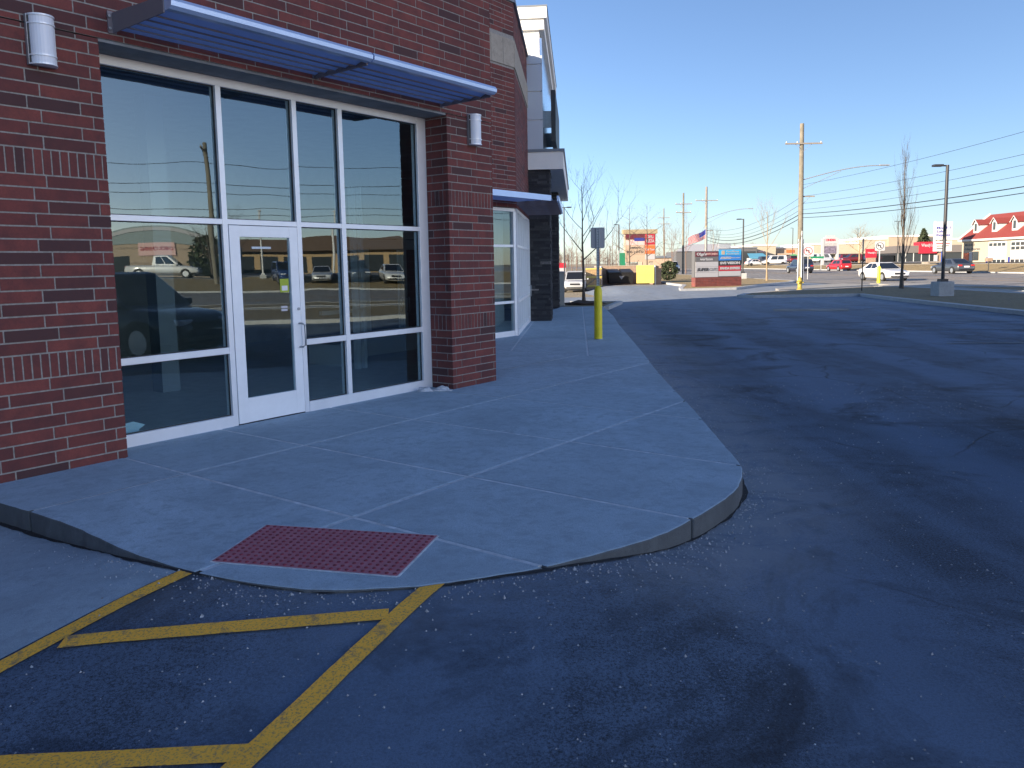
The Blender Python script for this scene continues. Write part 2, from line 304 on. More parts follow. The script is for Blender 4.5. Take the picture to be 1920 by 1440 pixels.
def clip(sub, cl):
    out = sub
    for i in range(len(cl)):
        a, b = cl[i], cl[(i+1) % len(cl)]; inp, out = out, []
        def side(p): return (b[0]-a[0])*(p[1]-a[1])-(b[1]-a[1])*(p[0]-a[0])
        for k in range(len(inp)):
            p, q = inp[k-1], inp[k]; sp, sq = side(p), side(q)
            if (sp >= 0) != (sq >= 0):
                t = sp/(sp-sq); out.append((p[0]+t*(q[0]-p[0]), p[1]+t*(q[1]-p[1])))
            if sq >= 0: out.append(q)
        if len(out) < 3: return []
    return out
def area(p): return .5*sum(p[i-1][0]*p[i][1]-p[i][0]*p[i-1][1] for i in range(len(p)))
def curb_dist(x, y): return min(seg_d(x, y, CURB[i], CURB[i+1]) for i in range(len(CURB)-1))

# ------------------------------------------------------------ ground sheets
def grid_sheet(name, x0, x1, y0, y1, st, m, dz=0, keep=None, dust_and_sunlift=False, kind='structure', hf=H):
    nx = int(round((x1-x0)/st)); ny = int(round((y1-y0)/st)); V = []; F = []; idx = {}
    def vid(i, j):
        k = (i, j)
        if k not in idx:
            x, y = x0+i*(x1-x0)/nx, y0+j*(y1-y0)/ny; idx[k] = len(V); V.append((x, y, hf(x, y)+dz))
        return idx[k]
    for i in range(nx):
        for j in range(ny):
            if keep and not keep(x0+(i+.5)*(x1-x0)/nx, y0+(j+.5)*(y1-y0)/ny): continue
            F.append((vid(i,j), vid(i+1,j), vid(i+1,j+1), vid(i,j+1)))
    mb = MB(); mb.add(V, F, 0, True); o = mb.build(name, m)
    if dust_and_sunlift:
        at = o.data.attributes.new('dust_and_sunlift', 'FLOAT', 'POINT')
        at.data.foreach_set('value', [max(S(1-curb_dist(x, y)/(.75+.5*S((x-.3)/1.2)))*(.3+.6*S((x-.2)/1.0)) if y < 34 and -6 < x < 8 else 0., .8*S((y-16)/22)) for x, y, z in V])  # salt by the curb; far asphalt paled to brighten the sunlit drive
    o['kind'] = kind; return o
g = MB()
def ring_sheet():
    xs = [-1500,-600,-250,-100,-45,-20,0,6,9,12,20,30,45,53,55.25,57.5,60,62.5,80,120,200,400,800,1500]; ys = [-1500,-500,-200,-80,-30,0,20,40,44,48,52,56,70,100,140,200,202,300,600,1500]
    V = [(x, y, H(x, y)-.035) for y in ys for x in xs]; n = len(xs)
    g.add(V, [(j*n+i, j*n+i+1, (j+1)*n+i+1, (j+1)*n+i) for j in range(len(ys)-1) for i in range(n-1)], 0, True)
ring_sheet(); g.build('ground', M['terrain'], kind='structure')
near = grid_sheet('parking_lot', -8, 10, -6, 12, .125, M['asphalt'], 0, dust_and_sunlift=True)
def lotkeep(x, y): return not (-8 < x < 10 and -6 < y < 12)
far_lot = grid_sheet('parking_lot_far', -30, 30, -40, 62, 1.0, M['asphalt'], 0, keep=lotkeep, dust_and_sunlift=True)
grid_sheet('back_lot', -30, 13, 62, 160, 2.0, M['road'], -.004)
# main road runs along +Y
mb = MB()
def strip(mb, x0, x1, y0, y1, st, dz, mi=0):
    n = max(1, int((y1-y0)/st))
    for k in range(n):
        a, b = y0+(y1-y0)*k/n, y0+(y1-y0)*(k+1)/n
        mb.add([(x0,a,H(x0,a)+dz),(x1,a,H(x1,a)+dz),(x1,b,H(x1,b)+dz),(x0,b,H(x0,b)+dz)], [(0,1,2,3)], mi)
strip(mb, 23.2, 52.2, -160, 420, 20, .012); mb.build('road', M['road'], kind='structure')
rm = MB()
for x in (36.2, 39.6): strip(rm, x-.06, x+.06, -160, 420, 40, .017)
rm.build('yellow_centre_line', M['yellow_line'], kind='structure')
rm = MB()
for x in (30.2, 45.6):
    for y in range(-60, 300, 12): strip(rm, x-.06, x+.06, y, y+3, 3, .017)
rm.build('white_lane_line', M['white_line'], kind='structure')
# ------------------------------------------------------------ sidewalk slabs
sw = empty('sidewalk'); sw['kind'] = 'structure'
base = MB()
def inset(poly, d):
    n = len(poly); o = []; sg = 1 if area(poly) > 0 else -1
    for i in range(n):
        a, b, c = Vector(poly[i-1]), Vector(poly[i]), Vector(poly[(i+1) % n]); n1 = Vector((-(b-a).y, (b-a).x)).normalized(); n2 = Vector((-(c-b).y, (c-b).x)).normalized()
        v = (n1+n2); v = v.normalized() if v.length > 1e-6 else n1; o.append(tuple(b+v*d*sg))
    return o
base.prism(inset(OUT, .035), -.06, SW-.0035); base.build('joint_filler', M['joint'], sw)
if area(OUT) < 0: OUT = OUT[::-1]
sx = [-26]+[-24.5+1.5*k for k in range(15)]+[-3.2,-1.55,.02,1.21,2.66,4.26,5.75,7.15,8.6]; ny_ = [-5.5,-2.95,-.97,.62]
G2 = .011; NS = 0
SPLIT = 8.6
def slab(poly):
    global NS
    if len(poly) < 3 or abs(area(poly)) < .015: return
    q = [poly[0]]
    for p in poly[1:]:
        if math.hypot(p[0]-q[-1][0], p[1]-q[-1][1]) > .004: q.append(p)
    if math.hypot(q[0][0]-q[-1][0], q[0][1]-q[-1][1]) < .004: q.pop()
    if len(q) < 3: return
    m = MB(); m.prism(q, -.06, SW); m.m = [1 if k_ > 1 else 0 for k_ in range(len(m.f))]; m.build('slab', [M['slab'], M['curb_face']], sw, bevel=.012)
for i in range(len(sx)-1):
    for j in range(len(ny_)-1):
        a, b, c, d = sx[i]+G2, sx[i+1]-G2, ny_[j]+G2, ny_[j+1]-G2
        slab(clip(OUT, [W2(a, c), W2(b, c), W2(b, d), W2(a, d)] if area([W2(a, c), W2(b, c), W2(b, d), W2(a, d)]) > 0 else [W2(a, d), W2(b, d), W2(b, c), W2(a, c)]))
def L2(u, v): p = Vector((.16, 18.17, 0))+D2*u+N2*v; return (p.x, p.y)
_hp = [W2(8.6+G2, -30), W2(60, -30), W2(60, 30), W2(8.6+G2, 30)]
if area(_hp) < 0: _hp = _hp[::-1]
FARP = clip(OUT, _hp)
_hp2 = [W2(SPLIT-4, .62+G2), W2(8.6-G2, .62+G2), W2(8.6-G2, 6), W2(SPLIT-4, 6)]
if area(_hp2) < 0: _hp2 = _hp2[::-1]
slab(clip(OUT, _hp2))
us = [-9,-7.2,-5.4,-3.6,-1.8,0,1.6,3.2,4.8,6.4,8.0,9.6,11.2,13]; vs_ = [-3, .1, 1.55, 6]
for i in range(len(us)-1):
    for j in range(len(vs_)-1):
        q = [L2(us[i]+G2, vs_[j]+G2), L2(us[i+1]-G2, vs_[j]+G2), L2(us[i+1]-G2, vs_[j+1]-G2), L2(us[i]+G2, vs_[j+1]-G2)]
        if area(q) < 0: q = q[::-1]
        slab(clip(FARP, q))
# crumbling dark seam and grit along the foot of the curb
rc = random.Random(5); mb = MB(); V = []; F = []
cp_ = []
for k in range(len(CURB)-1):
    a, b = Vector(CURB[k]), Vector(CURB[k+1]); n_ = max(1, int((b-a).length/.05))
    if a.y > 14: break
    for t in range(n_): cp_.append((a.lerp(b, t/n_), (b-a).normalized()))
wv = .03
for p_, d_ in cp_:
    o_ = Vector((d_.y, -d_.x)); wv = max(.008, min(.042, wv+rc.uniform(-.01, .01))); q1, q2 = p_-o_*.03, p_+o_*wv; V += [(q1.x, q1.y, H(*q1)+.0068), (q2.x, q2.y, H(*q2)+.0068)]
F = [(2*k, 2*k+1, 2*k+3, 2*k+2) for k in range(len(cp_)-1)]; mb.add(V, F); mb.build('curb_seam', mat('dark crumbled seam', (.022, .024, .028), .95, var=.5, vs=30, bump=.8, bs=80), kind='structure')
mb = MB()
for _ in range(2600):
    p_, d_ = cp_[int(rc.random()**.8*(len(cp_)-1))]; o_ = Vector((d_.y, -d_.x)); e_ = abs(rc.gauss(0, .16))+.004; c_ = p_+o_*e_+d_*rc.uniform(-.03, .03); r_ = rc.uniform(.003, .008)*(1 if rc.random() < .93 else 1.8)
    z_ = H(c_.x, c_.y); k1, k2 = rc.uniform(.6, 1.3), rc.uniform(.5, 1); an = rc.uniform(0, 6.28); u_ = Vector((math.cos(an), math.sin(an)))*r_*k1; w_ = Vector((-u_.y, u_.x))*k2
    mb.add([(c_.x+u_.x, c_.y+u_.y, z_), (c_.x+w_.x, c_.y+w_.y, z_), (c_.x-u_.x, c_.y-u_.y, z_), (c_.x-w_.x, c_.y-w_.y, z_), (c_.x, c_.y, z_+r_*1.2)], [(0, 1, 4), (1, 2, 4), (2, 3, 4), (3, 0, 4)])
for _ in range(2200):
    c_ = Vector((rc.uniform(-2.2, 6), 2.3+rc.random()**1.4*9)); r_ = rc.uniform(.0022, .0055)*(1+.12*c_.y)*(1 if rc.random() < .97 else 1.5)
    if in_poly((c_.x, c_.y), OUT): continue
    z_ = H(c_.x, c_.y)+.003; an = rc.uniform(0, 6.28); u_ = Vector((math.cos(an), math.sin(an)))*r_; w_ = Vector((-u_.y, u_.x))*rc.uniform(.5, 1)
    mb.add([(c_.x+u_.x, c_.y+u_.y, z_), (c_.x+w_.x, c_.y+w_.y, z_), (c_.x-u_.x, c_.y-u_.y, z_), (c_.x-w_.x, c_.y-w_.y, z_), (c_.x, c_.y, z_+r_)], [(0, 1, 4), (1, 2, 4), (2, 3, 4), (3, 0, 4)])
o_ = mb.build('curb_grit', mat('loose grit', (.30, .32, .35), .95, var=.6, vs=60), kind='stuff'); tag(o_, 'loose grit and salt crumbs on the asphalt, thickest along the foot of the curb', 'grit')
# concrete parking pad on the left and yellow markings
def sheet(name, poly, m, dz, st=.15, kind='structure'):
    xs = [p[0] for p in poly]; ys = [p[1] for p in poly]; mb = MB(); x = min(xs)
    while x < max(xs):
        y = min(ys)
        while y < max(ys):
            c = clip(poly if area(poly) > 0 else poly[::-1], [(x, y), (x+st, y), (x+st, y+st), (x, y+st)])
            if len(c) >= 3: mb.add([(a, b, H(a, b)+dz) for a, b in c], [tuple(range(len(c)))], 0, True)
            y += st
        x += st
    return mb.build(name, m, kind=kind)
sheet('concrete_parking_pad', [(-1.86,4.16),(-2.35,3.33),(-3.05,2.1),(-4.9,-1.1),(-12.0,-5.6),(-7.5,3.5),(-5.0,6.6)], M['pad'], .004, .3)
_LZ = [.007]
def line(name, p, q, wd, m, st=.12):
    _LZ[0] += .0008; dz = _LZ[0]
    p, q = Vector(p), Vector(q); d = (q-p).normalized(); n = Vector((-d.y, d.x))*wd/2; L = (q-p).length; k = max(1, int(L/st)); mb = MB(); V = []
    for i in range(k+1):
        c = p+d*L*i/k; j = random.uniform(-.006, .006); a, b = c+n*(1+j*6), c-n*(1+random.uniform(-.05, .05)); V += [(a.x, a.y, H(a.x, a.y)+dz), (b.x, b.y, H(b.x, b.y)+dz)]
    mb.add(V, [(2*i, 2*i+1, 2*i+3, 2*i+2) for i in range(k)], 0); o = mb.build(name, m, kind='structure'); return o
line('yellow_line', (-1.80, 4.14), (-2.30, 3.27), .10, M['yellow_line']); line('yellow_line', (-2.297, 3.275), (-3.0, 2.05), .10, M['yellow_line'])
line('yellow_line', (-.415, 3.94), (-.752, 3.195), .10, M['yellow_line']); line('yellow_line', (-.75, 3.2), (-1.2, 2.19), .10, M['yellow_line'])
line('yellow_line', (-2.10, 3.465), (-.615, 3.617), .10, M['yellow_line']); line('yellow_line', (-2.75, 2.635), (-.99, 2.70), .10, M['yellow_line'])
for (a, b) in (((9.0,16.2),(15.3,15.6)),((9.4,19.6),(15.3,18.6)),((10.4,22.3),(15.4,21.3)),((11.3,25.0),(15.5,24.0)),((12,27.6),(15.6,26.8)),((12.6,30.2),(15.7,29.6)),((8.6,13.0),(15.2,12.5))):
    line('white_stall_line', a, b, .1, M['white_line'], .6)
# drive patch and arrows worn away: a paler patch of asphalt
sheet('asphalt_patch', [(9.6,28.9),(12.2,28.4),(11.6,27.0),(9.2,27.5)], M['road'], .005, .7)
# ------------------------------------------------------------ lawns and kerbs
def lawn(name, poly, m, z=.13, kerb=True, kw=.34):
    if area(poly) < 0: poly = poly[::-1]
    mb = MB(); ip = inset(poly, kw) if kerb else poly
    mb.prism(ip, lambda x, y: H(x, y)-.05, lambda x, y: H(x, y)+z-.01); o = mb.build(name, m, kind='structure')
    if kerb:
        k = MB(); n = len(poly); zb = lambda p: H(*p)-.05; zt = lambda p: H(*p)+z
        for i in range(n):
            a, b, c, d = poly[i], poly[(i+1) % n], ip[(i+1) % n], ip[i]
            k.add([(*a, zb(a)), (*b, zb(b)), (*c, zb(c)), (*d, zb(d)), (*a, zt(a)), (*b, zt(b)), (*c, zt(c)), (*d, zt(d))], [(4,5,6,7), (0,1,5,4), (2,3,7,6)])
        k.build('kerb', M['kerb'], kind='structure')
    return o
lawn('grass_verge', [(11.0,38.4),(11.6,37.7),(16.6,37.5),(16.2,34.5),(15.7,28),(15.4,23),(15.2,10),(15.2,-30),(23.2,-30),(23.2,30),(23.2,46.5),(21.9,47.9),(16.6,44.2),(14.2,43.0),(12.2,41)], M['lawn'])
lawn('grass_strip', [(24.6,-30),(28.2,-30),(28.2,42.6),(26.6,45.0),(24.6,45.6)], M['lawn'], .13)
mb = MB(); mb.prism([(23.2,-30),(24.6,-30),(24.6,46),(23.2,46.5)], -.05, .11); mb.build('footpath', M['apron'], kind='structure')
lawn('sign_island_lawn', [(10.4,48.4),(14.1,49.3),(18.5,56.6),(21.6,60.6),(23.1,64),(23.1,150),(13.2,150),(12.8,75),(12.4,57),(10.9,51.2)], M['lawn_far'], .14, True, .3)
mb = MB(); mb.prism([(15.0,44.2),(21.2,48.7),(23.6,50.6),(21.7,53.0),(18.6,50.4),(15.6,46.5)], -.05, .14); mb.build('concrete_island', M['apron'], kind='structure', bevel=.03)
mb = MB(); mb.prism([(21.9,48.2),(23.2,46.6),(26.6,45.2),(28.2,42.8),(28.6,44.5),(27.5,50.5),(25.2,54.4),(24.2,53.2),(24.2,50.2)], -.05, .12); mb.build('concrete_corner', M['apron'], kind='structure', bevel=.03)
strip_l = MB(); 
lawn('far_lawn', [(52.2,-160),(61,-160),(61,60),(60,98),(58.5,150),(60,420),(52.2,420)], M['lawn_far'], .14, True, .25)
grid_sheet('far_lot', 58, 180, -90, 260, 4.0, M['road'], .11, keep=lambda x, y: x > 61.5 or y > 150)
# tree pit at the end of the sidewalk
mb = MB(); mb.prism([(1.9,30.2),(3.5,30.2),(4.6,34.2),(2.6,34.6)], -.05, .1); mb.build('grass_pit', M['lawn'], kind='structure')
mb = MB(); mb.prism([(3.55,30.2),(3.75,30.2),(4.85,34.3),(2.6,34.8),(2.6,34.6),(4.6,34.15)], -.05, .14); mb.build('kerb', M['kerb'], kind='structure')
# ------------------------------------------------------------ the brick shop building
bld = empty('brick_shop_building', tuple(BO), BROT, 'red brick shop building with glass storefront, sunshades and white tower at its far end', 'building')
BR = []                                    # (origin Vector, u, n, a0, a1, z0, z1)
CZ = [.781-.1016*k for k in range(8, 0, -1)]+[.781, .984]+[.984+.1016*k for k in range(1, 15)]+[2.610]+[2.610+.1016*k for k in range(1, 49)]
SOLD = {.781, round(.984+.1016*14, 6)}
def bricks(P, u, n, length, z0, z1, phases=(-.033, -.133), soldier=True, skip=None, minw=.03):
    for r in range(len(CZ)-1):
        a, b = CZ[r], CZ[r+1]
        if b <= z0+.01 or a >= z1-.01: continue
        a, b = max(a, z0)+.0065, min(b, z1)-.0065
        sol = soldier and (b-a) > .15
        if not soldier and (b-a) > .15:
            rows = [(a, (a+b)/2-.0055), ((a+b)/2+.0055, b)]
        else: rows = [(a, b)]
        for ri, (a_, b_) in enumerate(rows):
            if sol: J = [k*.0677 for k in range(int(length/.0677)+1)]+[length]
            else:
                ph = phases[(r+ri) % 2] % .4064; J = [0]+[ph+k*.4064 for k in range(int(length/.4064)+2)]
                J = sorted(set(j for j in J if 0 <= j < length-minw))+[length]
                if len(J) > 2 and J[1] < minw: J.pop(1)
            for j0, j1 in zip(J, J[1:]):
                c0 = j0+(.0065 if j0 > 0 else 0); c1 = j1-(.0065 if j1 < length else 0)
                if skip and skip(c0, c1, a_, b_): continue
                BR.append((P, u, n, c0, c1, a_, b_))
xD = D.copy(); nD = N.copy()
def wpt(x, y): p = W(x, y); return Vector((p.x, p.y, SW))
bricks(wpt(-1.0, 0), xD, nD, 1.052, -.04, 3.571, (.967, .867))
bricks(wpt(-1.0, 0), xD, nD, 6.37, 3.571, 7.4, (.967, .867))
bricks(wpt(4.44, 0), xD, nD, .93, -.04, 3.571, (.074, .19))
bricks(wpt(4.44, .37), nD, -xD, .37, -.04, 3.55, (.28, .09))
bricks(wpt(-1.0, .40), nD, -xD, .40, -.04, 7.4, (.30, .11))
_side = (Vector(W2(9.55, 3.93))-Vector(W2(5.37, 0))); _sl = _side.length; _su = Vector((_side.x/_sl, _side.y/_sl, 0)); _sn = Vector((_su.y, -_su.x, 0))
bricks(wpt(5.37, 0), _su, _sn, _sl, -.04, 7.4, (.09, .29))
BAND = (6.0, 6.59)
bricks(wpt(9.55, 3.93), xD, nD, 1.74, 2.91, 7.4, (.1, .2), False, skip=lambda a, b, z, z2: z2 > BAND[0] and z < BAND[1])
C2 = Vector((*W2(11.29, 3.93), SW))
bricks(C2, D2, N2, 4.62, 2.91, 7.4, (.1, .2), False, skip=lambda a, b, z, z2: z2 > BAND[0] and z < BAND[1])
bricks(wpt(-26, .40), xD, nD, 25.0, -.04, 7.4, (.1, .2))
def pixarea(b):
    P, u, n, a0, a1, z0, z1 = b
    pts = []
    for a, z in ((a0, z0), (a1, z0), (a1, z1), (a0, z1)):
        v = P+u*a+Vector((0, 0, z))-CAM; d = v.dot(_fw)
        if d < .3: return 0
        pts.append((960+FOCAL*v.dot(_r2)/d, 658.8-FOCAL*v.dot(_u2)/d))
    cx = sum(p[0] for p in pts)/4; cy = sum(p[1] for p in pts)/4
    if not (-40 < cx < 1960 and -30 < cy < 1470): return 0
    c = P+u*(a0+a1)/2+Vector((0, 0, (z0+z1)/2))
    if (CAM-c).dot(n) < 0: return 0
    return abs(area(pts))
order = sorted(range(len(BR)), key=lambda i: -pixarea(BR[i]))
near_b = set(order[:296])
def unit_brick():
    me = bpy.data.meshes.new('brick'); bm = bmesh.new(); bmesh.ops.create_cube(bm, size=1.0); bm.to_mesh(me); bm.free(); me.materials.append(M['brick']); return me
UB = unit_brick(); BD = .045
stuff = MB(); tints = []
rb = random.Random(3)
for i, (P, u, n, a0, a1, z0, z1) in enumerate(BR):
    t = rb.random(); t = .06+t*.26 if rb.random() < .15 else .30+t*.6
    pr = rb.uniform(-.002, .002)
    if i in near_b:
        o = bpy.data.objects.new('brick', UB); c = P+u*(a0+a1)/2-n*(BD/2+pr)+Vector((0, 0, (z0+z1)/2))
        o.scale = (a1-a0, BD, z1-z0); o.rotation_euler = (rb.uniform(-.004, .004), rb.uniform(-.004, .004)/max(1, (a1-a0)*8), math.atan2(u.y, u.x)); o.location = c; o.color = (t, t, t, 1)
        link(o, bld, True)
    else:
        c = P+u*(a0+a1)/2-n*(BD/2+pr)+Vector((0, 0, (z0+z1)/2))
        stuff.obox(c, (u.x, u.y), (a1-a0)/2, BD/2, (z1-z0)/2); tints += [t]*6
so = stuff.build('brickwork', M['brick_stuff'], bld, True, kind='stuff')
at = so.data.attributes.new('tint', 'FLOAT', 'FACE'); at.data.foreach_set('value', tints)
# mortar backing walls (building frame, y into the building)
MO = .0045
def bpart(name, m, boxes, bevel=0, parent=None):
    mb = MB()
    for b in boxes: mb.box(*b)
    return mb.build(name, m, parent or bld, bevel=bevel)
bpart('wall', M['mortar'], [(-1.0+MO, .052-MO, MO, .44, -.2, 3.56)]); bpart('wall', M['mortar'], [(-1.0+MO, 5.37-.002, MO, .36, 3.575, 7.39)])
bpart('wall', M['mortar'], [(4.44+MO, 5.37-.002, MO, .46, -.2, 3.56)]); bpart('wall', M['mortar'], [(-26, -1.0, .40+MO, .7, -.2, 7.39)])
mb = MB(); c = (wpt(5.37, 0)+wpt(9.55, 3.93))/2-_sn*.13; mb.obox((c.x, c.y, SW+3.6), (_su.x, _su.y), _sl/2, .13-MO, 3.79); mb.build('side_wall', M['mortar'], bld, True)
bpart('upper_wall', M['mortar'], [(9.56, 11.28, 3.93+MO, 4.2, 2.92, 7.39)])
mb = MB(); c = C2+D2*2.36-N2*.13; mb.obox((c.x, c.y, SW+5.15), (D2.x, D2.y), 2.27, .13-MO, 2.235); mb.build('upper_wall', M['mortar'], bld, True)
# limestone band
for k in range(4): bpart('band_stone', M['limestone'], [(9.58+k*.43, 9.58+(k+1)*.43-.012, 3.91, 4.0, BAND[0]+.006, BAND[1]-.006)])
for k in range(10):
    mb = MB(); c = C2+D2*(.235+.462*k)-N2*.03; mb.obox((c.x, c.y, SW+6.295), (D2.x, D2.y), .225, .05, .289); mb.build('band_stone', M['limestone'], bld, True)
# copings and roof
bpart('coping', M['cap'], [(-1.05, 5.42, -.04, .45, 7.4, 7.47)]); bpart('coping', M['cap'], [(-26, -1.05, .36, .8, 7.4, 7.465)]); bpart('coping', M['cap'], [(9.5, 11.31, 3.89, 4.25, 7.4, 7.468)])
mb = MB(); c = C2+D2*2.3-N2*.1; mb.obox((c.x, c.y, SW+7.434), (D2.x, D2.y), 2.32, .15, .036); mb.build('coping', M['cap'], bld, True)
mb = MB(); c = (wpt(5.37, 0)+wpt(9.55, 3.93))/2-_sn*.1; mb.obox((c.x, c.y, SW+7.437), (_su.x, _su.y), _sl/2, .15, .04); mb.build('coping', M['cap'], bld, True)
mb = MB(); mb.prism([W2(-25.9, .6), W2(5.0, .6), W2(5.3, .3), W2(9.4, 4.2), W2(11.2, 4.15), L2(4.6, -.2), L2(15.4, .2), (-40, 6.2)], SW+7.0, SW+7.2); mb.build('roof', M['cap'], bld, True)  # unseen outline; rear edge follows the sun's azimuth to shape the cast shadow
mb = MB()
for p, q in ((L2(15.4, .3), (-40, 6.2)), ((-40, 6.2), W2(-25.9, .75))):
    a, b = Vector(p), Vector(q); d = (b-a); c = (a+b)/2; mb.obox((c.x, c.y, SW+3.6), tuple(d.normalized()), d.length/2, .15, 3.8)
mb.build('shadow_rear_wall', M['eifs'], bld, True)  # unseen wall along that rear edge, laid out for the shadow it casts
# storefront
bpart('lintel', M['soffit'], [(.056, 4.436, .012, .5, 3.548, 3.572)])
fr = bpart('storefront_frame', M['alum'], [(.054, .115, .37, .48, 0, 3.547), (1.37, 1.43, .37, .48, 0, 3.46), (2.30, 2.36, .37, .48, 0, 3.46), (2.95, 3.015, .37, .48, .115, 3.46), (4.275, 4.437, .37, .48, 0, 3.547),
    (.115, 4.275, .373, .478, 3.46, 3.546), (.115, 1.37, .373, .478, 2.09, 2.145), (1.43, 2.30, .373, .478, 2.09, 2.145), (2.36, 2.95, .373, .478, 2.09, 2.145), (3.015, 4.275, .373, .478, 2.09, 2.145),
    (.115, 1.37, .373, .478, .765, .83), (2.36, 2.95, .373, .478, .765, .83), (3.015, 4.275, .373, .478, .765, .83), (.115, 1.37, .364, .478, -.01, .115), (2.36, 4.275, .364, .478, -.01, .115)], .003)
for c0, c1 in ((.115, 1.37), (1.43, 2.30), (2.36, 2.95), (3.015, 4.275)):
    for r0, r1 in ((.115, .765), (.83, 2.09), (2.145, 3.46)):
        if c0 == 1.43 and r1 < 3: continue
        bpart('pane', M['glass'], [(c0-.004, c1+.004, .42, .428, r0-.004, r1+.004)], parent=fr)
        bpart('gasket', M['black'], [(c0, c0+.008, .405, .419, r0, r1), (c1-.008, c1, .405, .419, r0, r1), (c0+.008, c1-.008, .405, .419, r0, r0+.008), (c0+.008, c1-.008, .405, .419, r1-.008, r1)], parent=fr)
dr = bpart('door', M['alum2'], [(1.437, 1.557, .366, .415, .012, 2.084), (2.185, 2.293, .366, .415, .012, 2.084), (1.557, 2.185, .367, .414, 1.968, 2.083), (1.557, 2.185, .367, .414, .013, .272)], .002)
bpart('pane', M['glass'], [(1.553, 2.189, .388, .394, .268, 1.972)], parent=dr)
bpart('threshold', M['black'], [(1.437, 2.293, .37, .46, -.004, .010)])
hd = MB(); hd.tube([(2.262, .366, 1.02), (2.262, .315, 1.02), (2.29, .300, 1.0), (2.29, .297, .89), (2.29, .300, .775), (2.262, .315, .755), (2.262, .366, .755)], .011, 8); hd.build('pull_handle', M['steel'], dr)
lk = MB(); lk.tube([(2.262, .367, 1.182), (2.262, .352, 1.182)], .016, 12); lk.build('lock_cylinder', M['steel'], dr)
bpart('notice', flat('lime notice', (.34, .42, .03)), [(2.045, 2.162, .384, .3865, 1.372, 1.52)], parent=dr); bpart('notice_photo', flat('notice picture', (.75, .72, .75)), [(2.066, 2.142, .3825, .384, 1.392, 1.445)], parent=dr)
bpart('sticker', flat('sticker white', (.5, .5, .56)), [(2.048, 2.13, .385, .387, 1.20, 1.223)], parent=dr); bpart('sticker', flat('sticker white 2', (.5, .5, .56)), [(2.048, 2.13, .385, .387, 1.166, 1.19)], parent=dr)
bpart('sticker', flat('faint decal', (.55, .62, .66)), [(1.71, 1.95, .385, .387, 1.845, 1.868)], parent=dr)
# interior
M['in_floor'] = mat('interior floor tile', (.42, .43, .42), .4, var=.15, vs=5); M['in_wall'] = mat('interior wall', (.26, .27, .27), .9, var=.1); M['in_white'] = mat('interior white door', (.78, .80, .80), .6)
bpart('interior_floor', M['in_floor'], [(-.9, 5.3, .5, 8.2, -.1, .004)]); 
mb = MB(); mb.prism([W2(5.3, .6), W2(9.4, 4.4), W2(9.4, 8.2), W2(5.3, 8.2)], SW-.1, SW+.004); mb.build('interior_floor', M['in_floor'], bld, True)
bpart('interior_wall', M['in_wall'], [(-.95, 14.5, 8.2, 8.4, 0, 7), (-.98, -.9, .5, 8.2, 0, 7)])
mb = MB(); mb.prism([W2(-.9, .5), W2(5.3, .5), W2(9.4, 4.4), W2(14.4, 8.2), W2(-.9, 8.2)], SW+3.95, SW+4.05); mb.build('interior_ceiling', M['in_wall'], bld, True)
iw = bpart('vestibule_screen', M['in_white'], [(5.2, 5.28, 2.68, 2.76, .004, 2.9), (5.36, 5.41, 2.68, 2.76, .004, 2.9), (6.36, 6.42, 3.75, 3.83, .004, 2.6), (5.28, 5.36, 2.69, 2.75, 2.0, 2.1), (6.42, 9.3, 3.75, 3.83, 2.15, 2.3), (5.41, 6.36, 3.76, 3.82, .004, .3), (5.41, 6.36, 3.76, 3.82, .83, .9)])
for x0, x1, hx in ((6.44, 7.38, 7.30), (7.40, 8.34, 7.48)):
    dd = bpart('inner_door', M['in_white'], [(x0, x0+.1, 3.76, 3.8, .03, 2.14), (x1-.1, x1, 3.76, 3.8, .03, 2.14), (x0+.1, x1-.1, 3.761, 3.799, 1.95, 2.13), (x0+.1, x1-.1, 3.761, 3.799, .03, .48)])
    hh = MB(); hh.tube([(hx, 3.76, 1.05), (hx, 3.70, 1.05), (hx, 3.70, .78), (hx, 3.76, .78)], .012, 6); hh.build('pull_handle', M['steel'], dd)
bpart('interior_column', mat('interior pale column', (.22, .25, .27), .8), [(2.2, 2.45, 3.2, 3.45, .004, 3.9)])
bpart('low_wall', M['in_white'], [(5.3, 5.36, 3.1, 4.0, .004, .35)])
# chamfered far storefront
fr2 = bpart('storefront_frame', M['alum'], [(9.56, 11.27, 3.97, 4.06, 2.83, 2.905), (9.56, 11.2, 3.97, 4.06, 2.03, 2.085), (9.56, 11.2, 3.97, 4.06, .75, .81), (9.56, 11.2, 3.965, 4.06, -.01, .12), (11.2, 11.29, 3.955, 4.06, 0, 2.83), (10.35, 10.41, 3.972, 4.05, 0, 2.83)], .003)
for r0, r1 in ((.12, .75), (.81, 2.03), (2.085, 2.83)):
    for c0, c1 in ((9.56, 10.35), (10.41, 11.2)): bpart('pane', M['glass'], [(c0-.004, c1+.004, 4.01, 4.018, r0-.004, r1+.004)], parent=fr2)
mb = MB()
def d2box(mb, u0, u1, v0, v1, z0, z1, mi=0):
    c = C2+D2*(u0+u1)/2+N2*(v0+v1)/2; mb.obox((c.x, c.y, SW+(z0+z1)/2), (D2.x, D2.y), (u1-u0)/2, (v1-v0)/2, (z1-z0)/2, mi); return mb
for k in range(7): d2box(mb, .06+k*.76, .12+k*.76, -.1, .012, 0, 2.83)
for z0, z1 in ((2.83, 2.9), (2.03, 2.085), (.75, .81), (-.01, .12)): d2box(mb, .01, 4.66, -.095, .008, z0, z1)
f3 = mb.build('storefront_frame', M['alum'], bld, True)
for k in range(6):
    mb = MB(); d2box(mb, .115+k*.76, .825+k*.76, -.055, -.047, .12, 2.83); mb.build('pane', M['glass'], f3)
hm = MB(); p0 = C2+D2*4.0+N2*.012
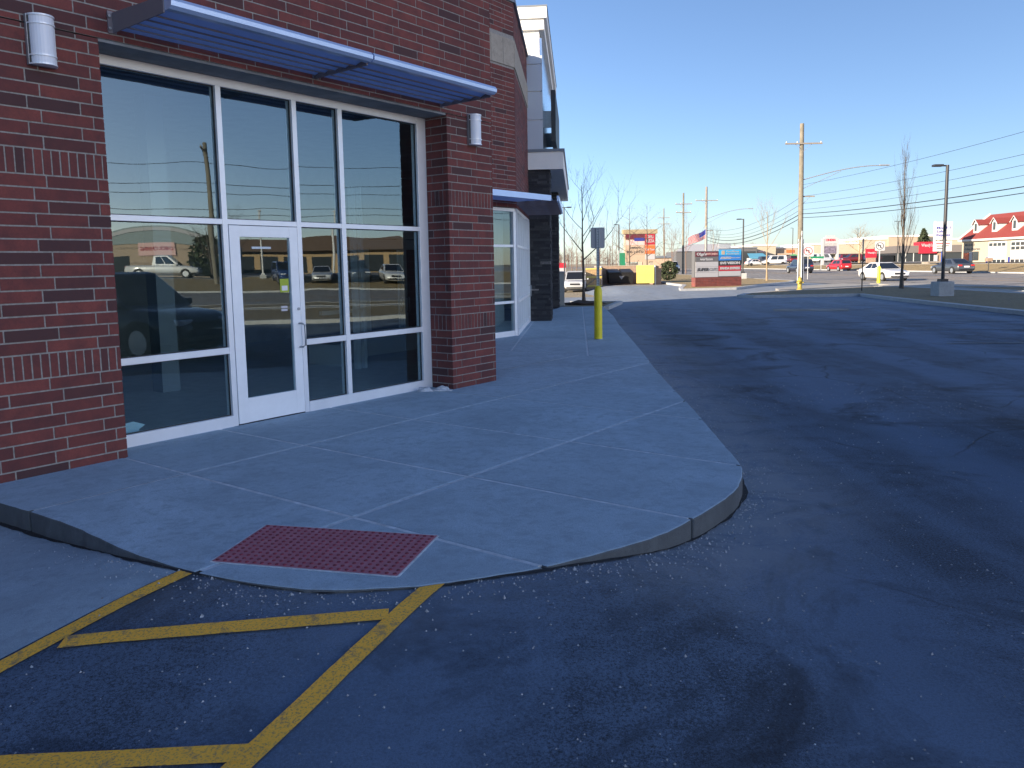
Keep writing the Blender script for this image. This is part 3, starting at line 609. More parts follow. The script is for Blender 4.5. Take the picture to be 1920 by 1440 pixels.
hm.tube([p0+Vector((0, 0, .75)), p0+N2*.06+Vector((0, 0, .75)), p0+N2*.06+Vector((0, 0, 1.05)), p0+Vector((0, 0, 1.05))], .012, 6); hm.build('pull_handle', M['steel'], bld, True)
mb = MB(); d2box(mb, .1, 4.6, -.9, -.75, 0, 3.2); mb.build('interior_wall', M['in_wall'], bld, True)
mb = MB(); d2box(mb, 0.05, 4.65, -.75, -.1, -.05, .01); mb.build('interior_floor', M['in_floor'], bld, True)
bpart('interior_wall', M['in_wall'], [(9.6, 11.2, 4.9, 5.0, 0, 3.2)])
# stone piers, canopy and tower
def stones(name, u0, u1, v1, z1, seed):
    r_ = random.Random(seed); mb = MB(); tn = []; z = -.02
    d2box(mb, u0+.02, u1-.02, -.1, v1-.02, -.05, z1); tn += [.0]*6
    while z < z1:
        h = r_.choice((.05, .07, .09)); v = -.08
        while v < v1-.04:
            L = min(r_.uniform(.12, .4), v1-v); e = r_.uniform(.0, .028); d2box(mb, u0-e, u0+.04, v, v+L-.006, z, z+h-.006); tn += [min(1, r_.random()*(1.05 if r_.random() < .1 else .9))]*6; v += L
        u = u0
        while u < u1:
            L = min(r_.uniform(.12, .4), u1-u); e = r_.uniform(.0, .028); d2box(mb, u+.042 if u == u0 else u, u+L-.006, v1-.04, v1+e-.002, z, z+h-.006); tn += [min(1, r_.random()*(1.05 if r_.random() < .1 else .9))]*6; u += max(L, .06)
        z += h
    o = mb.build(name, M['stone'], bld, True, kind='stuff'); a = o.data.attributes.new('tint', 'FLOAT', 'FACE'); a.data.foreach_set('value', tn)
stones('stone_pier', 4.66, 5.7, .6, 4.29, 1); stones('stone_pier', 11.8, 12.9, .66, 4.29, 2)
mb = MB(); d2box(mb, 5.7, 11.8, -.3, -.1, 0, 4.3); d2box(mb, 12.9, 15.4, -.3, .3, 0, 7.1); mb.build('entrance_wall', M['stone'], bld, True)
mb = MB(); d2box(mb, 4.55, 16.2, .0, 1.0, 4.30, 4.78); mb.build('canopy', M['eifs'], bld, True)
mb = MB(); d2box(mb, 4.52, 16.23, -.0, 1.04, 4.782, 4.86); mb.build('canopy_cap', M['cap'], bld, True)
mb = MB(); d2box(mb, 4.62, 14.3, -1.2, .36, 4.9, 8.1); mb.build('tower', M['eifs'], bld, True)
for z0, z1 in ((4.87, 5.66), (5.68, 6.44), (6.46, 7.18), (7.2, 7.42)):
    mb = MB(); d2box(mb, 4.585, 4.615, -.6, .435, z0, z1); mb.build('panel', M['panel'], bld, True)
for k in range(6):
    mb = MB(); d2box(mb, 4.64+k*1.6, 4.64+(k+1)*1.6-.02, .365, .43, 4.9, 7.9); mb.build('panel', M['glass_panel'] if 'glass_panel' in M else M.setdefault('glass_panel', mat('blue curtain glass', (.55, .66, .78), .08, .85)), bld, True)
mb = MB(); d2box(mb, 4.5, 14.4, -1.3, .5, 8.1, 8.38); mb.build('cornice', M['eifs'], bld, True)
mb = MB(); d2box(mb, 4.42, 14.5, -1.4, .58, 8.382, 8.68); mb.build('cornice', M['eifs'], bld, True)
mb = MB(); d2box(mb, 4.40, 14.52, -1.42, .60, 8.682, 8.72); mb.build('cornice_cap', M['cap'], bld, True)
mb = MB(); d2box(mb, 6.8, 12, .60, .74, 5.42, 6.95); mb.build('sign_cabinet', M['black'], bld, True)
mb = MB(); d2box(mb, 7.2, 7.3, .43, .60, 5.9, 6.4); d2box(mb, 11.4, 11.5, .43, .60, 5.9, 6.4); mb.build('sign_bracket', M['steel'], bld, True)
# small vent plate on the far brick wall
vp = MB(); vp.lathe([(.12, 0), (.12, .03), (.09, .05)], seg=16); o = vp.build('vent_cover', M['white'], bld); o.location = (9.66, 3.9, 4.18); o.rotation_euler = (R(90), 0, 0)
# grey screen wall at the far end
sw2 = empty('screen_wall', (2.05, 32.3, 0), 0, 'grey green utility screen panel beyond the dark stone piers', 'panel')
mb = MB(); mb.box(-.14, .14, 0, 1.6, 0, 1.42); mb.build('panel', mat('grey green panel', (.24, .26, .26), .7, var=.1), sw2, bevel=.01); mb = MB(); mb.box(-.18, .18, -.04, 1.64, 1.42, 1.47); mb.build('cap', M['cap'], sw2)
# ------------------------------------------------------------ sunshades
def sunshade(name, x0, x1, label, left=False):
    o = empty(name, tuple(W(0, 0)), BROT, label, 'sunshade', 'blue metal sunshades over the storefront')
    for k in range(5):
        y1, y0 = -.02-k*.156, -.02-(k+1)*.156
        mb = MB(); zz = 3.700; za, zb_ = zz-.033, zz+.02; mb.add([(x0, y1, za), (x1, y1, za), (x1, y0, zb_), (x0, y0, zb_), (x0, y1, za+.006), (x1, y1, za+.006), (x1, y0, zb_+.006), (x0, y0, zb_+.006)], [(0,3,2,1),(4,5,6,7),(0,1,5,4),(1,2,6,5),(2,3,7,6),(3,0,4,7)])
        mb.build('blade', M['slat'], o)
        if k: mb = MB(); mb.box(x0, x1, y1-.004, y1+.006, 3.652, 3.664); mb.build('step_shadow_strip', M['bracket'], o)  # dark bar added under each blade edge in place of its step shadow
    mb = MB(); prof = [(-.80, 3.665), (-.86, 3.668), (-.895, 3.69), (-.90, 3.725), (-.875, 3.755), (-.83, 3.765), (-.80, 3.765)]
    n = len(prof); mb.add([(x0, y, z) for y, z in prof]+[(x1, y, z) for y, z in prof], [tuple(range(n)), tuple(range(n, 2*n))[::-1]]+[(i, n+i, n+(i+1) % n, (i+1) % n) for i in range(n)], 0, False); mb.build('fascia', M['sunshade'], o)
    for x in (x0-.012, x1+.0):
        mb = MB(); P = [(-.0, 3.635), (-.0, 3.80), (-.80, 3.775), (-.80, 3.648)]; mb.add([(x, y, z) for y, z in P]+[(x+.012, y, z) for y, z in P], [(0,1,2,3), (7,6,5,4), (0,4,5,1), (1,5,6,2), (2,6,7,3), (3,7,4,0)]); b = mb.build('bracket', M['bracket'], o)
        for z in (3.665, 3.765):
            t = MB(); t.tube([(x+(-.03 if x < 1 else .03), -.002, z), (x+(-.03 if x < 1 else .03), -.03, z)], .012, 6); t.build('bolt', M['steel'], b)
    for a in (x0-.05, x1-.02): mb = MB(); mb.box(a, a+.07, -.012, -.001, 3.63, 3.81); mb.build('wall_plate', M['bracket'], o)
sunshade('sunshade', .19, 2.325, 'blue metal sunshade above the left window and the door')
sunshade('sunshade', 2.345, 4.34, 'blue metal sunshade above the right-hand windows, nearer the far wall lamp')
o = empty('sunshade', tuple(W(9.2, 3.93)), BROT, 'far blue sunshade wrapping the corner before the dark stone piers', 'sunshade', 'blue metal sunshades over the storefront')
mb = MB(); mb.box(0, 2.1, -.95, -.90, 3.02, 3.14); mb.build('fascia', M['sunshade'], o)
for k in range(5):
    mb = MB(); mb.box(0, 2.05, -.88+k*.17, -.73+k*.17, 3.05, 3.07); mb.build('blade', M['slat'], o)
mb = MB(); d2box(mb, -.35, 4.2, .93, .98, 3.02, 3.14); mb.build('fascia', M['sunshade'], o, True)
for k in range(6):
    mb = MB(); c = C2+D2*(.2+.75*k)+N2*.47; mb.obox((c.x, c.y, SW+3.04), (N2.x, N2.y), .47, .012, .055); mb.build('rib', M['bracket'], o, True)
for k in range(3):
    mb = MB(); d2box(mb, -.2, 4.2, .2+k*.25, .32+k*.25, 3.08, 3.09); mb.build('blade', M['sunshade'], o, True)
# ------------------------------------------------------------ wall lamps
def wall_lamp(x, z0, z1, label):
    o = empty('wall_lamp', tuple(W(x, 0, z0)), BROT, label, 'wall lamp', 'half round wall lamps on the brick'); h = z1-z0
    mb = MB(); mb.box(-.105, .105, -.035, 0, .0, h); mb.build('back_plate', M['steel'], o)
    def arc(r, z0_, z1_, y=-.035):
        mb = MB(); n = 14; P = [(r*math.cos(math.pi*k/n), y-r*math.sin(math.pi*k/n)*1.0) for k in range(n+1)]
        mb.prism(P, z0_, z1_); return mb
    d = arc(.092, .012, h-.012).build('diffuser', mat('white acrylic', (.72, .74, .8), .35) if 'acr' not in M else M['acr'], o); M['acr'] = d.data.materials[0]
    for a, b in ((h*.17, h*.17+.012), (h*.80, h*.80+.012), (0, .012), (h-.012, h)): arc(.100, a, b).build('band', M['alum'], o)
    mb = MB(); mb.box(-.098, -.092, -.05, -.035, .012, h-.012); mb.build('edge_strip', M['dark_metal'], o)
wall_lamp(-.41, 3.25, 3.63, 'white half round wall lamp on brick, left of the sunshade'); wall_lamp(4.95, 3.22, 3.615, 'white half round wall lamp on the right brick pier under the sunshade end')
# ------------------------------------------------------------ tactile pad, snow, litter
tp = empty('tactile_pad', (-1.09, 4.455, SW), 0, 'dark red tactile paving pad with raised domes set in the sidewalk ramp', 'tactile pad')
A, B_, Cc, Dd = Vector((-1.589, 4.885)), Vector((-.473, 4.63)), Vector((-.628, 4.012)), Vector((-1.709, 4.272))
def bil(s, t): p = (A*(1-s)+B_*s)*(1-t)+(Dd*(1-s)+Cc*s)*t; return (p.x+1.09, p.y-4.455)
def pad_mat():
    n = NT('brick red tactile plastic'); c = n.ramp(n.noise(9, 8, .7), [(.3, (.33, .095, .12)), (.7, (.43, .16, .20))])
    c = n.mix(n.ramp(n.noise(30, 6, .7), [(.5, 0.), (.72, .6)]), c, (.42, .26, .29)); n.col(c); n.rough(.7); return n.m
PM = pad_mat(); mb = MB(); mb.prism([bil(0, 0), bil(1, 0), bil(1, 1), bil(0, 1)], -.02, .004); mb.build('plate', PM, tp)
sal = MB(); 
for (p, q) in (((0, 0), (1, 0)), ((1, 0), (1, 1)), ((1, 1), (0, 1)), ((0, 1), (0, 0))):
    a, b = Vector(bil(*p)), Vector(bil(*q)); d = b-a; c = (a+b)/2; sal.obox((c.x, c.y, .0012), tuple(d.normalized()), d.length/2, .011, .0018)
sal.build('edge_seal', M['joint'], tp)
dm = MB()
for i in range(24):
    for j in range(13):
        x, y = bil((i+.5)/24, (j+.5)/13); dm.lathe([(.0125, .003), (.0095, .008), (.004, .0088)], (x, y, 0), 8)
dm.build('domes', mat('worn dome tops', (.19, .022, .04), .7, var=.35, vs=25), tp, kind='stuff')
def blob(name, c, r, m, seed, label, cat, parent=None):
    bm = bmesh.new(); bmesh.ops.create_icosphere(bm, subdivisions=3, radius=1); rr = random.Random(seed)
    off = [Vector((rr.uniform(-5, 5), rr.uniform(-5, 5), rr.uniform(-5, 5))) for _ in range(2)]
    from mathutils import noise
    for v in bm.verts:
        k = 1+.45*noise.noise(v.co*1.7+off[0])+.2*noise.noise(v.co*4+off[1]); v.co = Vector((v.co.x*r[0]*k, v.co.y*r[1]*k, max(-.1*r[2], v.co.z*r[2]*k)))
    me = bpy.data.meshes.new(name); bm.to_mesh(me); bm.free(); me.materials.append(m)
    for p in me.polygons: p.use_smooth = True
    o = bpy.data.objects.new(name, me); o.location = c
    link(o, parent)
    if label: tag(o, label, cat)
    return o
M['snow'] = mat('dirty snow', (.5, .52, .56), .8, var=.2, vs=30, bump=.5, bs=60)
p = W(4.12, .22, 0); blob('snow_lump', p, (.10, .05, .055), M['snow'], 4, 'lump of dirty snow at the foot of the right brick pier', 'snow')
p = W(4.33, .10, 0); blob('snow_lump', p, (.09, .05, .05), M['snow'], 9, 'smaller snow lump nearest the right brick pier corner', 'snow')
p = W(4.24, .10, 0); blob('snow_crust', p, (.18, .035, .02), M['snow'], 12, 'thin crust of old snow between the two lumps by the pier', 'snow')
p = W(.33, .56, .02); o = MB(); o.add([(0,0,.0),(.13,.02,.0),(.15,.03,.09),(.22,.05,.12),(.10,.04,.17),(-.02,.03,.16)], [(0,1,2,4,5), (2,3,4)]); o = o.build('paper_scrap', mat('pale blue paper', (.55, .72, .78), .8), loc=p); o.rotation_euler = (0, 0, BROT); sm = o.modifiers.new('solid', 'SOLIDIFY'); sm.thickness = .004
tag(o, 'crumpled pale blue paper behind the lower left window pane', 'paper')
# ------------------------------------------------------------ lettering
def text(s_, size, m, parent, loc, width=None, rz=0, shear=0, bold=0, name='lettering'):
    c = bpy.data.curves.new(name, 'FONT'); c.body = s_; c.size = size; c.extrude = .008; c.align_x = 'CENTER'; c.align_y = 'CENTER'; c.shear = shear; c.offset = bold; c.resolution_u = 3
    t = bpy.data.objects.new('tmp', c); COL.objects.link(t); bpy.context.view_layer.update()
    me = bpy.data.meshes.new_from_object(t.evaluated_get(bpy.context.evaluated_depsgraph_get())); bpy.data.objects.remove(t); bpy.data.curves.remove(c)
    me.materials.clear(); me.materials.append(m); xs = [v.co.x for v in me.vertices]
    o = bpy.data.objects.new(name, me); o.location = loc; o.rotation_euler = (R(90), 0, rz)
    if width and xs: k = width/(max(xs)-min(xs)); o.scale = (k, 1, 1)
    link(o, parent); return o
F_ = {k: flat('sign '+k, c) for k, c in dict(maroon=(.10, .01, .022), grey=(.10, .10, .105), white=(.36, .36, .38), blue=(.01, .16, .50), cyan=(.02, .33, .62), black=(.012, .012, .014), red=(.36, .012, .028), green=(.01, .16, .08), ltgreen=(.05, .28, .12), tan=(.40, .30, .22), ink=(.03, .03, .035), navy=(.02, .03, .22), yellow=(.8, .62, .05), orange=(.6, .12, .03), pink=(.6, .38, .36)).items()}
# ------------------------------------------------------------ cars
PAINT = {}
def paint(n, c):
    if n not in PAINT: PAINT[n] = mat('car paint '+n, c, .28, .15, .5, coat=.6)
    return PAINT[n]
CARS = {  # L, W, H, belt, stations (x, zlow, ztop, w), cabin bottom x0,x1, top x0,x1, top half width factor, wheel r
 'sedan': (4.85, 1.86, 1.47, .94, [(-.5,.42,.62,.80),(-.49,.30,.86,.90),(-.46,.24,1.0,.95),(-.36,.2,1.02,.985),(-.2,.19,.97,1),(.05,.19,.95,1),(.22,.19,.94,1),(.36,.2,.86,.98),(.45,.22,.76,.93),(.485,.26,.68,.86),(.5,.36,.56,.78)], -.42, .25, -.20, .045, .70, .335),
 'suv': (4.6, 1.85, 1.75, 1.04, [(-.5,.46,.74,.84),(-.492,.34,1.0,.93),(-.46,.28,1.06,.97),(-.3,.26,1.05,1),(0,.25,1.04,1),(.2,.25,1.04,1),(.34,.27,1.0,.98),(.44,.3,.94,.94),(.485,.34,.82,.88),(.5,.44,.68,.80)], -.485, .24, -.43, .07, .80, .37),
 'van': (5.3, 1.95, 2.1, 1.05, [(-.5,.46,.8,.86),(-.49,.34,1.02,.94),(-.3,.27,1.05,1),(.2,.26,1.05,1),(.4,.3,.98,.95),(.48,.34,.84,.88),(.5,.44,.68,.8)], -.49, .34, -.46, .2, .86, .36),
}
def car(kind, loc, rz, label, pc, group=None, detail=True, scale=1.0, name=None, cat='car'):
    L, Wd, Hh, belt, st, cb0, cb1, ct0, ct1, tw, wr = CARS[kind]
    o = empty(name or {'sedan': 'car', 'suv': 'suv', 'van': 'van'}[kind], loc, rz, label, cat, group); o.scale = (scale,)*3; hw = Wd/2
    P = paint(*pc); mb = MB(); V = []; 
    for x, zl, zt, wf in st:
        w_ = hw*wf; V += [(x*L, y*w_, z) for y, z in ((-.72, zl), (-.95, zl+.08), (-1, zl+.3*(zt-zl)), (-.985, zt-.16), (-.93, zt-.05), (-.6, zt), (0, zt+.012), (.6, zt), (.93, zt-.05), (.985, zt-.16), (1, zl+.3*(zt-zl)), (.95, zl+.08), (.72, zl))]
    k = 13; n = len(st); F = [(i*k+j, (i+1)*k+j, (i+1)*k+j+1, i*k+j+1) for i in range(n-1) for j in range(k-1)]+[(i*k+k-1, (i+1)*k+k-1, (i+1)*k, i*k) for i in range(n-1)]
    F += [tuple(range(k)), tuple((n-1)*k+j for j in range(k))[::-1]]
    mb.add(V, F, 0, True); body = mb.build('body', P, o)
    zb = belt-.03; wb = hw*.93; wt = hw*tw; zr = Hh
    def cp(x, y, z): return (x*L, y, z)
    B = [cp(cb0, -wb, zb), cp(cb1, -wb, zb), cp(cb1, wb, zb), cp(cb0, wb, zb)]; T = [cp(ct0, -wt, zr-.04), cp(ct1, -wt, zr-.04), cp(ct1, wt, zr-.04), cp(ct0, wt, zr-.04)]
    T2 = [(x*.94 if 0 else x+(.12 if i in (0, 3) else -.12), y*.86, zr) for i, (x, y, z) in enumerate(T)]
    mb = MB(); mb.add(B+T+T2, [(0,1,5,4),(1,2,6,5),(2,3,7,6),(3,0,4,7),(4,5,9,8),(5,6,10,9),(6,7,11,10),(7,4,8,11),(8,9,10,11)], 0, False); cab = mb.build('cabin', P, o, bevel=.03)
    def win(face, u0, u1, v0, v1, nm):
        a, b, c, d = [Vector(p) for p in face]; pt = lambda u, v: (a*(1-u)+b*u)*(1-v)+(d*(1-u)+c*u)*v
        q = [pt(u0, v0), pt(u1, v0), pt(u1, v1), pt(u0, v1)]; nn = (q[1]-q[0]).cross(q[3]-q[0]).normalized(); m = MB()
        m.add([p+nn*.008 for p in q]+[p-nn*.01 for p in q], [(0,1,2,3), (0,4,5,1), (1,5,6,2), (2,6,7,3), (3,7,4,0)]); m.build(nm, M['carglass'], cab)
    win((B[1], B[2], T[2], T[1]), .05, .95, .10, .95, 'windscreen'); win((B[3], B[0], T[0], T[3]), .07, .93, .22, .93, 'rear_window')
    for a, b in ((.16, .49), (.52, .86)):
        win((B[0], B[1], T[1], T[0]), a, b, .14, .9, 'side_window'); win((B[2], B[3], T[3], T[2]), 1-b, 1-a, .14, .9, 'side_window')
    for sx_ in (-.31, .31):
        for sy in (-1, 1):
            m = MB(); m.tube([(sx_*L, sy*(hw-.20), wr), (sx_*L, sy*(hw+.012), wr)], wr, 18, sm=False); wl = m.build('wheel', M['tyre'], o)
            if detail:
                m = MB(); m.tube([(sx_*L, sy*(hw-.1), wr), (sx_*L, sy*(hw+.02), wr)], wr*.66, 14, sm=False); m.build('rim', M['rim'], wl)
                m = MB(); q = 14; P0 = [(sx_*L+math.cos(math.pi*t/q)*(wr+.06), wr+math.sin(math.pi*t/q)*(wr+.06)) for t in range(q+1)]
                m.add([(x, sy*(hw*1.003), z) for x, z in P0]+[(x, sy*(hw*1.003-.05), z) for x, z in P0], [tuple(range(q+1)) if sy > 0 else tuple(range(q+1))[::-1]]); m.build('wheel_arch', M['black'], body)
    x1 = L*.5; zf = st[-1][2]
    for sy in (-1, 1):
        m = MB(); yy = sy*hw*.62; m.box(x1*.93, x1*.985, yy-.2, yy+.2, zf+.02, zf+.14); m.build('headlamp', M['lampglass'], o, bevel=.02)
        m = MB(); m.box(-x1*.995, -x1*.93, sy*hw*.66-.18, sy*hw*.66+.18, belt-.2, belt-.05); m.build('tail_lamp', M['tail'], o, bevel=.02)
        if detail: m = MB(); m.box(cb1*L-.42, cb1*L-.22, sy*(hw+.12)-.07, sy*(hw+.12)+.07, belt+.0, belt+.13); m.build('mirror', P, o, bevel=.03)
    m = MB(); m.box(x1*.97, x1*1.004, -.42, .42, zf-.06, zf+.09); m.build('grille', M['black'], o, bevel=.015)
    m = MB(); m.box(x1*.975, x1*1.002, -.7, .7, st[-1][1]-.06, st[-1][1]+.03); m.build('lower_intake', M['black'], o, bevel=.01)
    m = MB(); m.box(-x1*1.004, -x1*.985, -.26, .26, .62, .76); m.build('licence_plate', M['plate'], o)
    m = MB(); m.box(-x1*1.0, -x1*.96, -.72, .72, .38, .5); m.build('bumper', M['black'], o)
    m = MB(); m.box(-.45*L, .44*L, -hw*.8, hw*.8, .2, .34); m.build('underbody', M['black'], o)
    return o
DN = R(-90); UP = R(90)
SILVER, WHITE, NAVY, GRAPH, RED, DKRED = ('silver', (.42, .43, .45)), ('white', (.62, .62, .62)), ('navy', (.02, .025, .05)), ('graphite', (.045, .05, .06)), ('red', (.42, .015, .02)), ('dark red', (.12, .012, .015))
car('suv', (5.15, 62.8, H(5.15, 62.8)), DN+R(-6), 'silver suv facing the camera on the drive beyond the young bare tree', SILVER, scale=.94, cat='suv')
car('sedan', (29.9, 63.4, .012), DN+R(4), 'white sedan on the near road lane behind the yellow bollard', WHITE, scale=1.0)
car('sedan', (48.3, 86.5, .012), UP+R(2), 'dark grey sedan in the far lane behind the black light pole', GRAPH, scale=1.1)
car('suv', (50.0, 120.5, .012), UP+R(8), 'bright red suv in the far lane below the cinema sign', RED, scale=.97, cat='suv')
car('suv', (39.1, 107, .012), UP+R(3), 'dark navy suv on the road behind the tall utility pole', NAVY, scale=1.06, cat='suv')
car('suv', (32.4, 158, .012), DN, 'white suv far up the road between the pole and the dark bush', WHITE, scale=1.1, cat='suv', detail=False)
FG = 'cars parked in the far lots'
for kd, x, y, rz, pc, lb in (('van', 73.5, 186, R(20), WHITE, 'white van parked far off just left of the tall utility pole'), ('suv', 60.5, 186, 0, GRAPH, 'dark grey suv parked in front of the small blue roofed booth'), ('sedan', 57.6, 186, R(10), WHITE, 'small white car parked left of the dark grey suv by the booth'),
    ('suv', 67.3, 190, R(90), DKRED, 'dark red suv parked far off left of the arched green sign'), ('suv', 76.0, 178, 0, ('maroon', (.15, .01, .02)), 'long maroon suv parked beside the white van'), ('suv', 73.2, 170, R(180), DKRED, 'dark red suv parked right behind the green street sign'), ('suv', 80.8, 178, R(90), NAVY, 'dark blue suv parked under the cinema sign'), ('sedan', 62.5, 188, R(200), SILVER, 'pale silver car parked right of the small booth'),
    ('van', 58.6, 176, R(180), WHITE, 'white truck parked just right of the tenant sign, by the dark lamp post')):
    car(kd, (x, y, H(x, y)+.12), rz, lb, pc, FG, False, 1.0, cat={'van': 'van', 'suv': 'suv', 'sedan': 'car'}[kd])
# ------------------------------------------------------------ bollard with sign, road signs, hydrant
bo = empty('bollard', (1.87, 16.93, SW), 0, 'tall round yellow bollard on the sidewalk carrying a sign post', 'bollard')
mb = MB(); mb.lathe([(.088, 0), (.086, .5), (.086, 1.02), (.08, 1.08), (.062, 1.125), (.03, 1.15), (.004, 1.155)], seg=24); mb.build('sleeve', M['yellow'], bo)
mb = MB(); mb.lathe([(.10, -.004), (.098, .012), (.088, .014)], seg=24); mb.build('base_ring', M['steel'], bo)
sg = empty('parking_sign', (1.87, 16.93, SW+1.14), 0, 'grey back of a parking sign on a perforated post above the yellow bollard', 'sign')
mb = MB()
mb.box(-.03, -.022, -.016, .016, 0, 1.24); mb.box(.022, .03, -.016, .016, 0, 1.24); mb.box(-.022, .022, .010, .016, 0, 1.24)
mb.build('post', M['steel'], sg)
for k in range(22): m = MB(); m.box(-.008, .008, .0085, .0098, .05+k*.055, .066+k*.055); m.build('hole', M['black'], sg)
def rrect(w_, h_, r_, n=5):
    P = []
    for cx, cy, a in ((w_/2-r_, h_/2-r_, 0), (-w_/2+r_, h_/2-r_, 90), (-w_/2+r_, -h_/2+r_, 180), (w_/2-r_, -h_/2+r_, 270)):
        P += [(cx+r_*math.cos(R(a+90*k/n)), cy+r_*math.sin(R(a+90*k/n))) for k in range(n+1)]
    return P
def plate_xz(poly, y0, y1):
    m = MB(); n = len(poly); m.add([(x, y0, z) for x, z in poly]+[(x, y1, z) for x, z in poly], [tuple(range(n))[::-1] if 0 else tuple(range(n)), tuple(range(n, 2*n))[::-1]]+[(i, n+i, n+(i+1) % n, (i+1) % n) for i in range(n)]); return m
m = plate_xz([(x, z+1.03) for x, z in rrect(.30, .44, .035)], .018, .022); m.build('plate', mat('bare aluminium sign back', (.30, .31, .33), .5, .5), sg)
def arc_pts(c, r, a0, a1, n): return [(c[0]+r*math.cos(R(a0+(a1-a0)*k/n)), c[1]+r*math.sin(R(a0+(a1-a0)*k/n))) for k in range(n+1)]
def no_turn(o, w_, z, red):
    m = plate_xz([(x, zz+z) for x, zz in rrect(w_, w_*1.0, .05)], -.03, -.025); m.build('plate', F_['white'], o)
    r = w_*.40; P = arc_pts((0, z), r, 0, 360, 28)[:-1]; Q = arc_pts((0, z), r*.84, 0, 360, 28)[:-1]; m = MB(); n = 28
    m.add([(x, -.034, zz) for x, zz in P]+[(x, -.034, zz) for x, zz in Q], [(i, (i+1) % n, n+(i+1) % n, n+i) for i in range(n)]); m.build('prohibition_ring', red, o)
    m = MB(); m.tube([(-r*.62, -.036, z+r*.62), (r*.62, -.036, z-r*.62)], r*.07, 4); m.build('prohibition_bar', red, o)
    m = MB(); m.add([(x, -.0325, zz) for x, zz in ((.05*r, z-.55*r), (.3*r, z-.55*r), (.3*r, z+.28*r), (-.25*r, z+.28*r), (-.25*r, z+.5*r), (-.66*r, z+.15*r), (-.25*r, z-.2*r), (-.25*r, z+.03*r), (.05*r, z+.03*r))], [(0, 1, 2, 3, 4, 5, 6, 7, 8)]); m.build('turn_arrow', F_['ink'], o)
o = empty('no_left_turn_sign', (26.95, 71.7, .0), R(-18), 'square white no left turn sign with red ring right of the tall utility pole', 'sign', 'no left turn signs at the drive')
mb = MB(); mb.tube([(0, 0, 0), (0, 0, 2.95)], .035, 8); mb.build('post', M['steel'], o); no_turn(o, .95, 2.55, F_['red'])
o = empty('no_left_turn_sign', (25.08, 53.8, .12), R(-14), 'white no left turn sign on the yellow post sleeve before the white sedan', 'sign', 'no left turn signs at the drive')
mb = MB(); mb.tube([(0, 0, 0), (0, 0, 2.85)], .035, 8); mb.build('post', M['white'], o); no_turn(o, .62, 2.5, F_['ink'])
mb = MB(); mb.lathe([(.11, 0), (.11, 1.05), (.09, 1.12), (.03, 1.16)], seg=14); mb.build('post_sleeve', mat('bright yellow sleeve', (.75, .68, .02), .5), o)
o = empty('sign_post', (18.25, 41.0, .12), 0, 'thin dark sign post in the shaded grass before the red restaurant sign', 'post')
mb = MB(); mb.tube([(0, 0, 0), (0, 0, 2.7)], .03, 6); mb.build('post', M['dark_metal'], o); mb = MB(); mb.box(-.03, .03, -.02, .02, 2.1, 2.7); mb.build('edge_on_plate', M['steel'], o)
hy = empty('fire_hydrant', (16.15, 44.1, .12), R(20), 'faded yellow fire hydrant at the edge of the shaded grass', 'hydrant')
mb = MB(); mb.lathe([(.17, 0), (.17, .04), (.12, .05), (.115, .46), (.15, .47), (.15, .52), (.12, .53), (.115, .58), (.09, .65), (.05, .69), (.035, .70), (.035, .75), (.005, .755)], seg=18); mb.build('barrel', M['hydrant'], hy)
for a in (90, -30, 210): m = MB(); d = Vector((math.cos(R(a)), math.sin(R(a)), 0)); m.tube([d*.1+Vector((0, 0, .4)), d*.2+Vector((0, 0, .4))], .06 if a == 90 else .05, 10, sm=False); m.build('nozzle_cap', M['hydrant'], hy)
# ------------------------------------------------------------ lamp posts
def lamp_post(loc, h, label, heads=(180,), base=.36, bz=.75, r=.075, m='dark_metal', group='parking lot lamp posts', low=0):
    o = empty('lamp_post', loc, 0, label, 'lamp post', group)
    if base: mb = MB(); mb.box(-base, base, -base, base, -.2, bz); mb.build('concrete_base', M['kerb'], o, bevel=.03); mb = MB(); mb.box(-.16, .16, -.16, .16, bz, bz+.12); mb.build('base_cover', M[m], o)
    mb = MB(); mb.tube([(0, 0, bz if base else 0), (0, 0, h)], [r, r*.85], 12); mb.build('pole', M[m], o)
    for a in heads:
        d = Vector((math.cos(R(a)), math.sin(R(a)), 0)); m_ = MB(); m_.obox((d.x*.22, d.y*.22, h-.03), (d.x, d.y), .24, .03, .03); m_.build('arm', M[m], o)
        m_ = MB(); m_.obox((d.x*.42, d.y*.42, h-.02), (d.x, d.y), .20, .13, .045); m_.build('lamp_head', M[m], o, bevel=.015)
    return o
lamp_post((18.72, 34.2, .12), 5.58, 'tall black lamp post on a square concrete base in the shaded grass', bz=.62, base=.34)
lamp_post((21.7, 73.9, .1), 5.55, 'black lamp post on a round white base just right of the tenant sign', base=.3, bz=.55)
lamp_post((4.5, 66, H(4.5, 66)), 6.9, 'thin dark lamp post rising behind the silver suv', base=0, r=.06, heads=(0, 180)); lamp_post((13.7, 100, 0), 6.6, 'far lamp post left of the big tenant pylon', base=0, r=.09); lamp_post((64.5, 132, 1.0), 6.9, 'twin headed lamp post left of the red roof', base=0, r=.07, heads=(0, 180))
lamp_post((99, 226, 1.0), 9.3, 'far twin lamp post rising behind the cinema sign', base=0, r=.1, heads=(0, 180)); lamp_post((73, 205, 1), 9.0, 'far lamp post above the beige mall roof', base=0, r=.1)
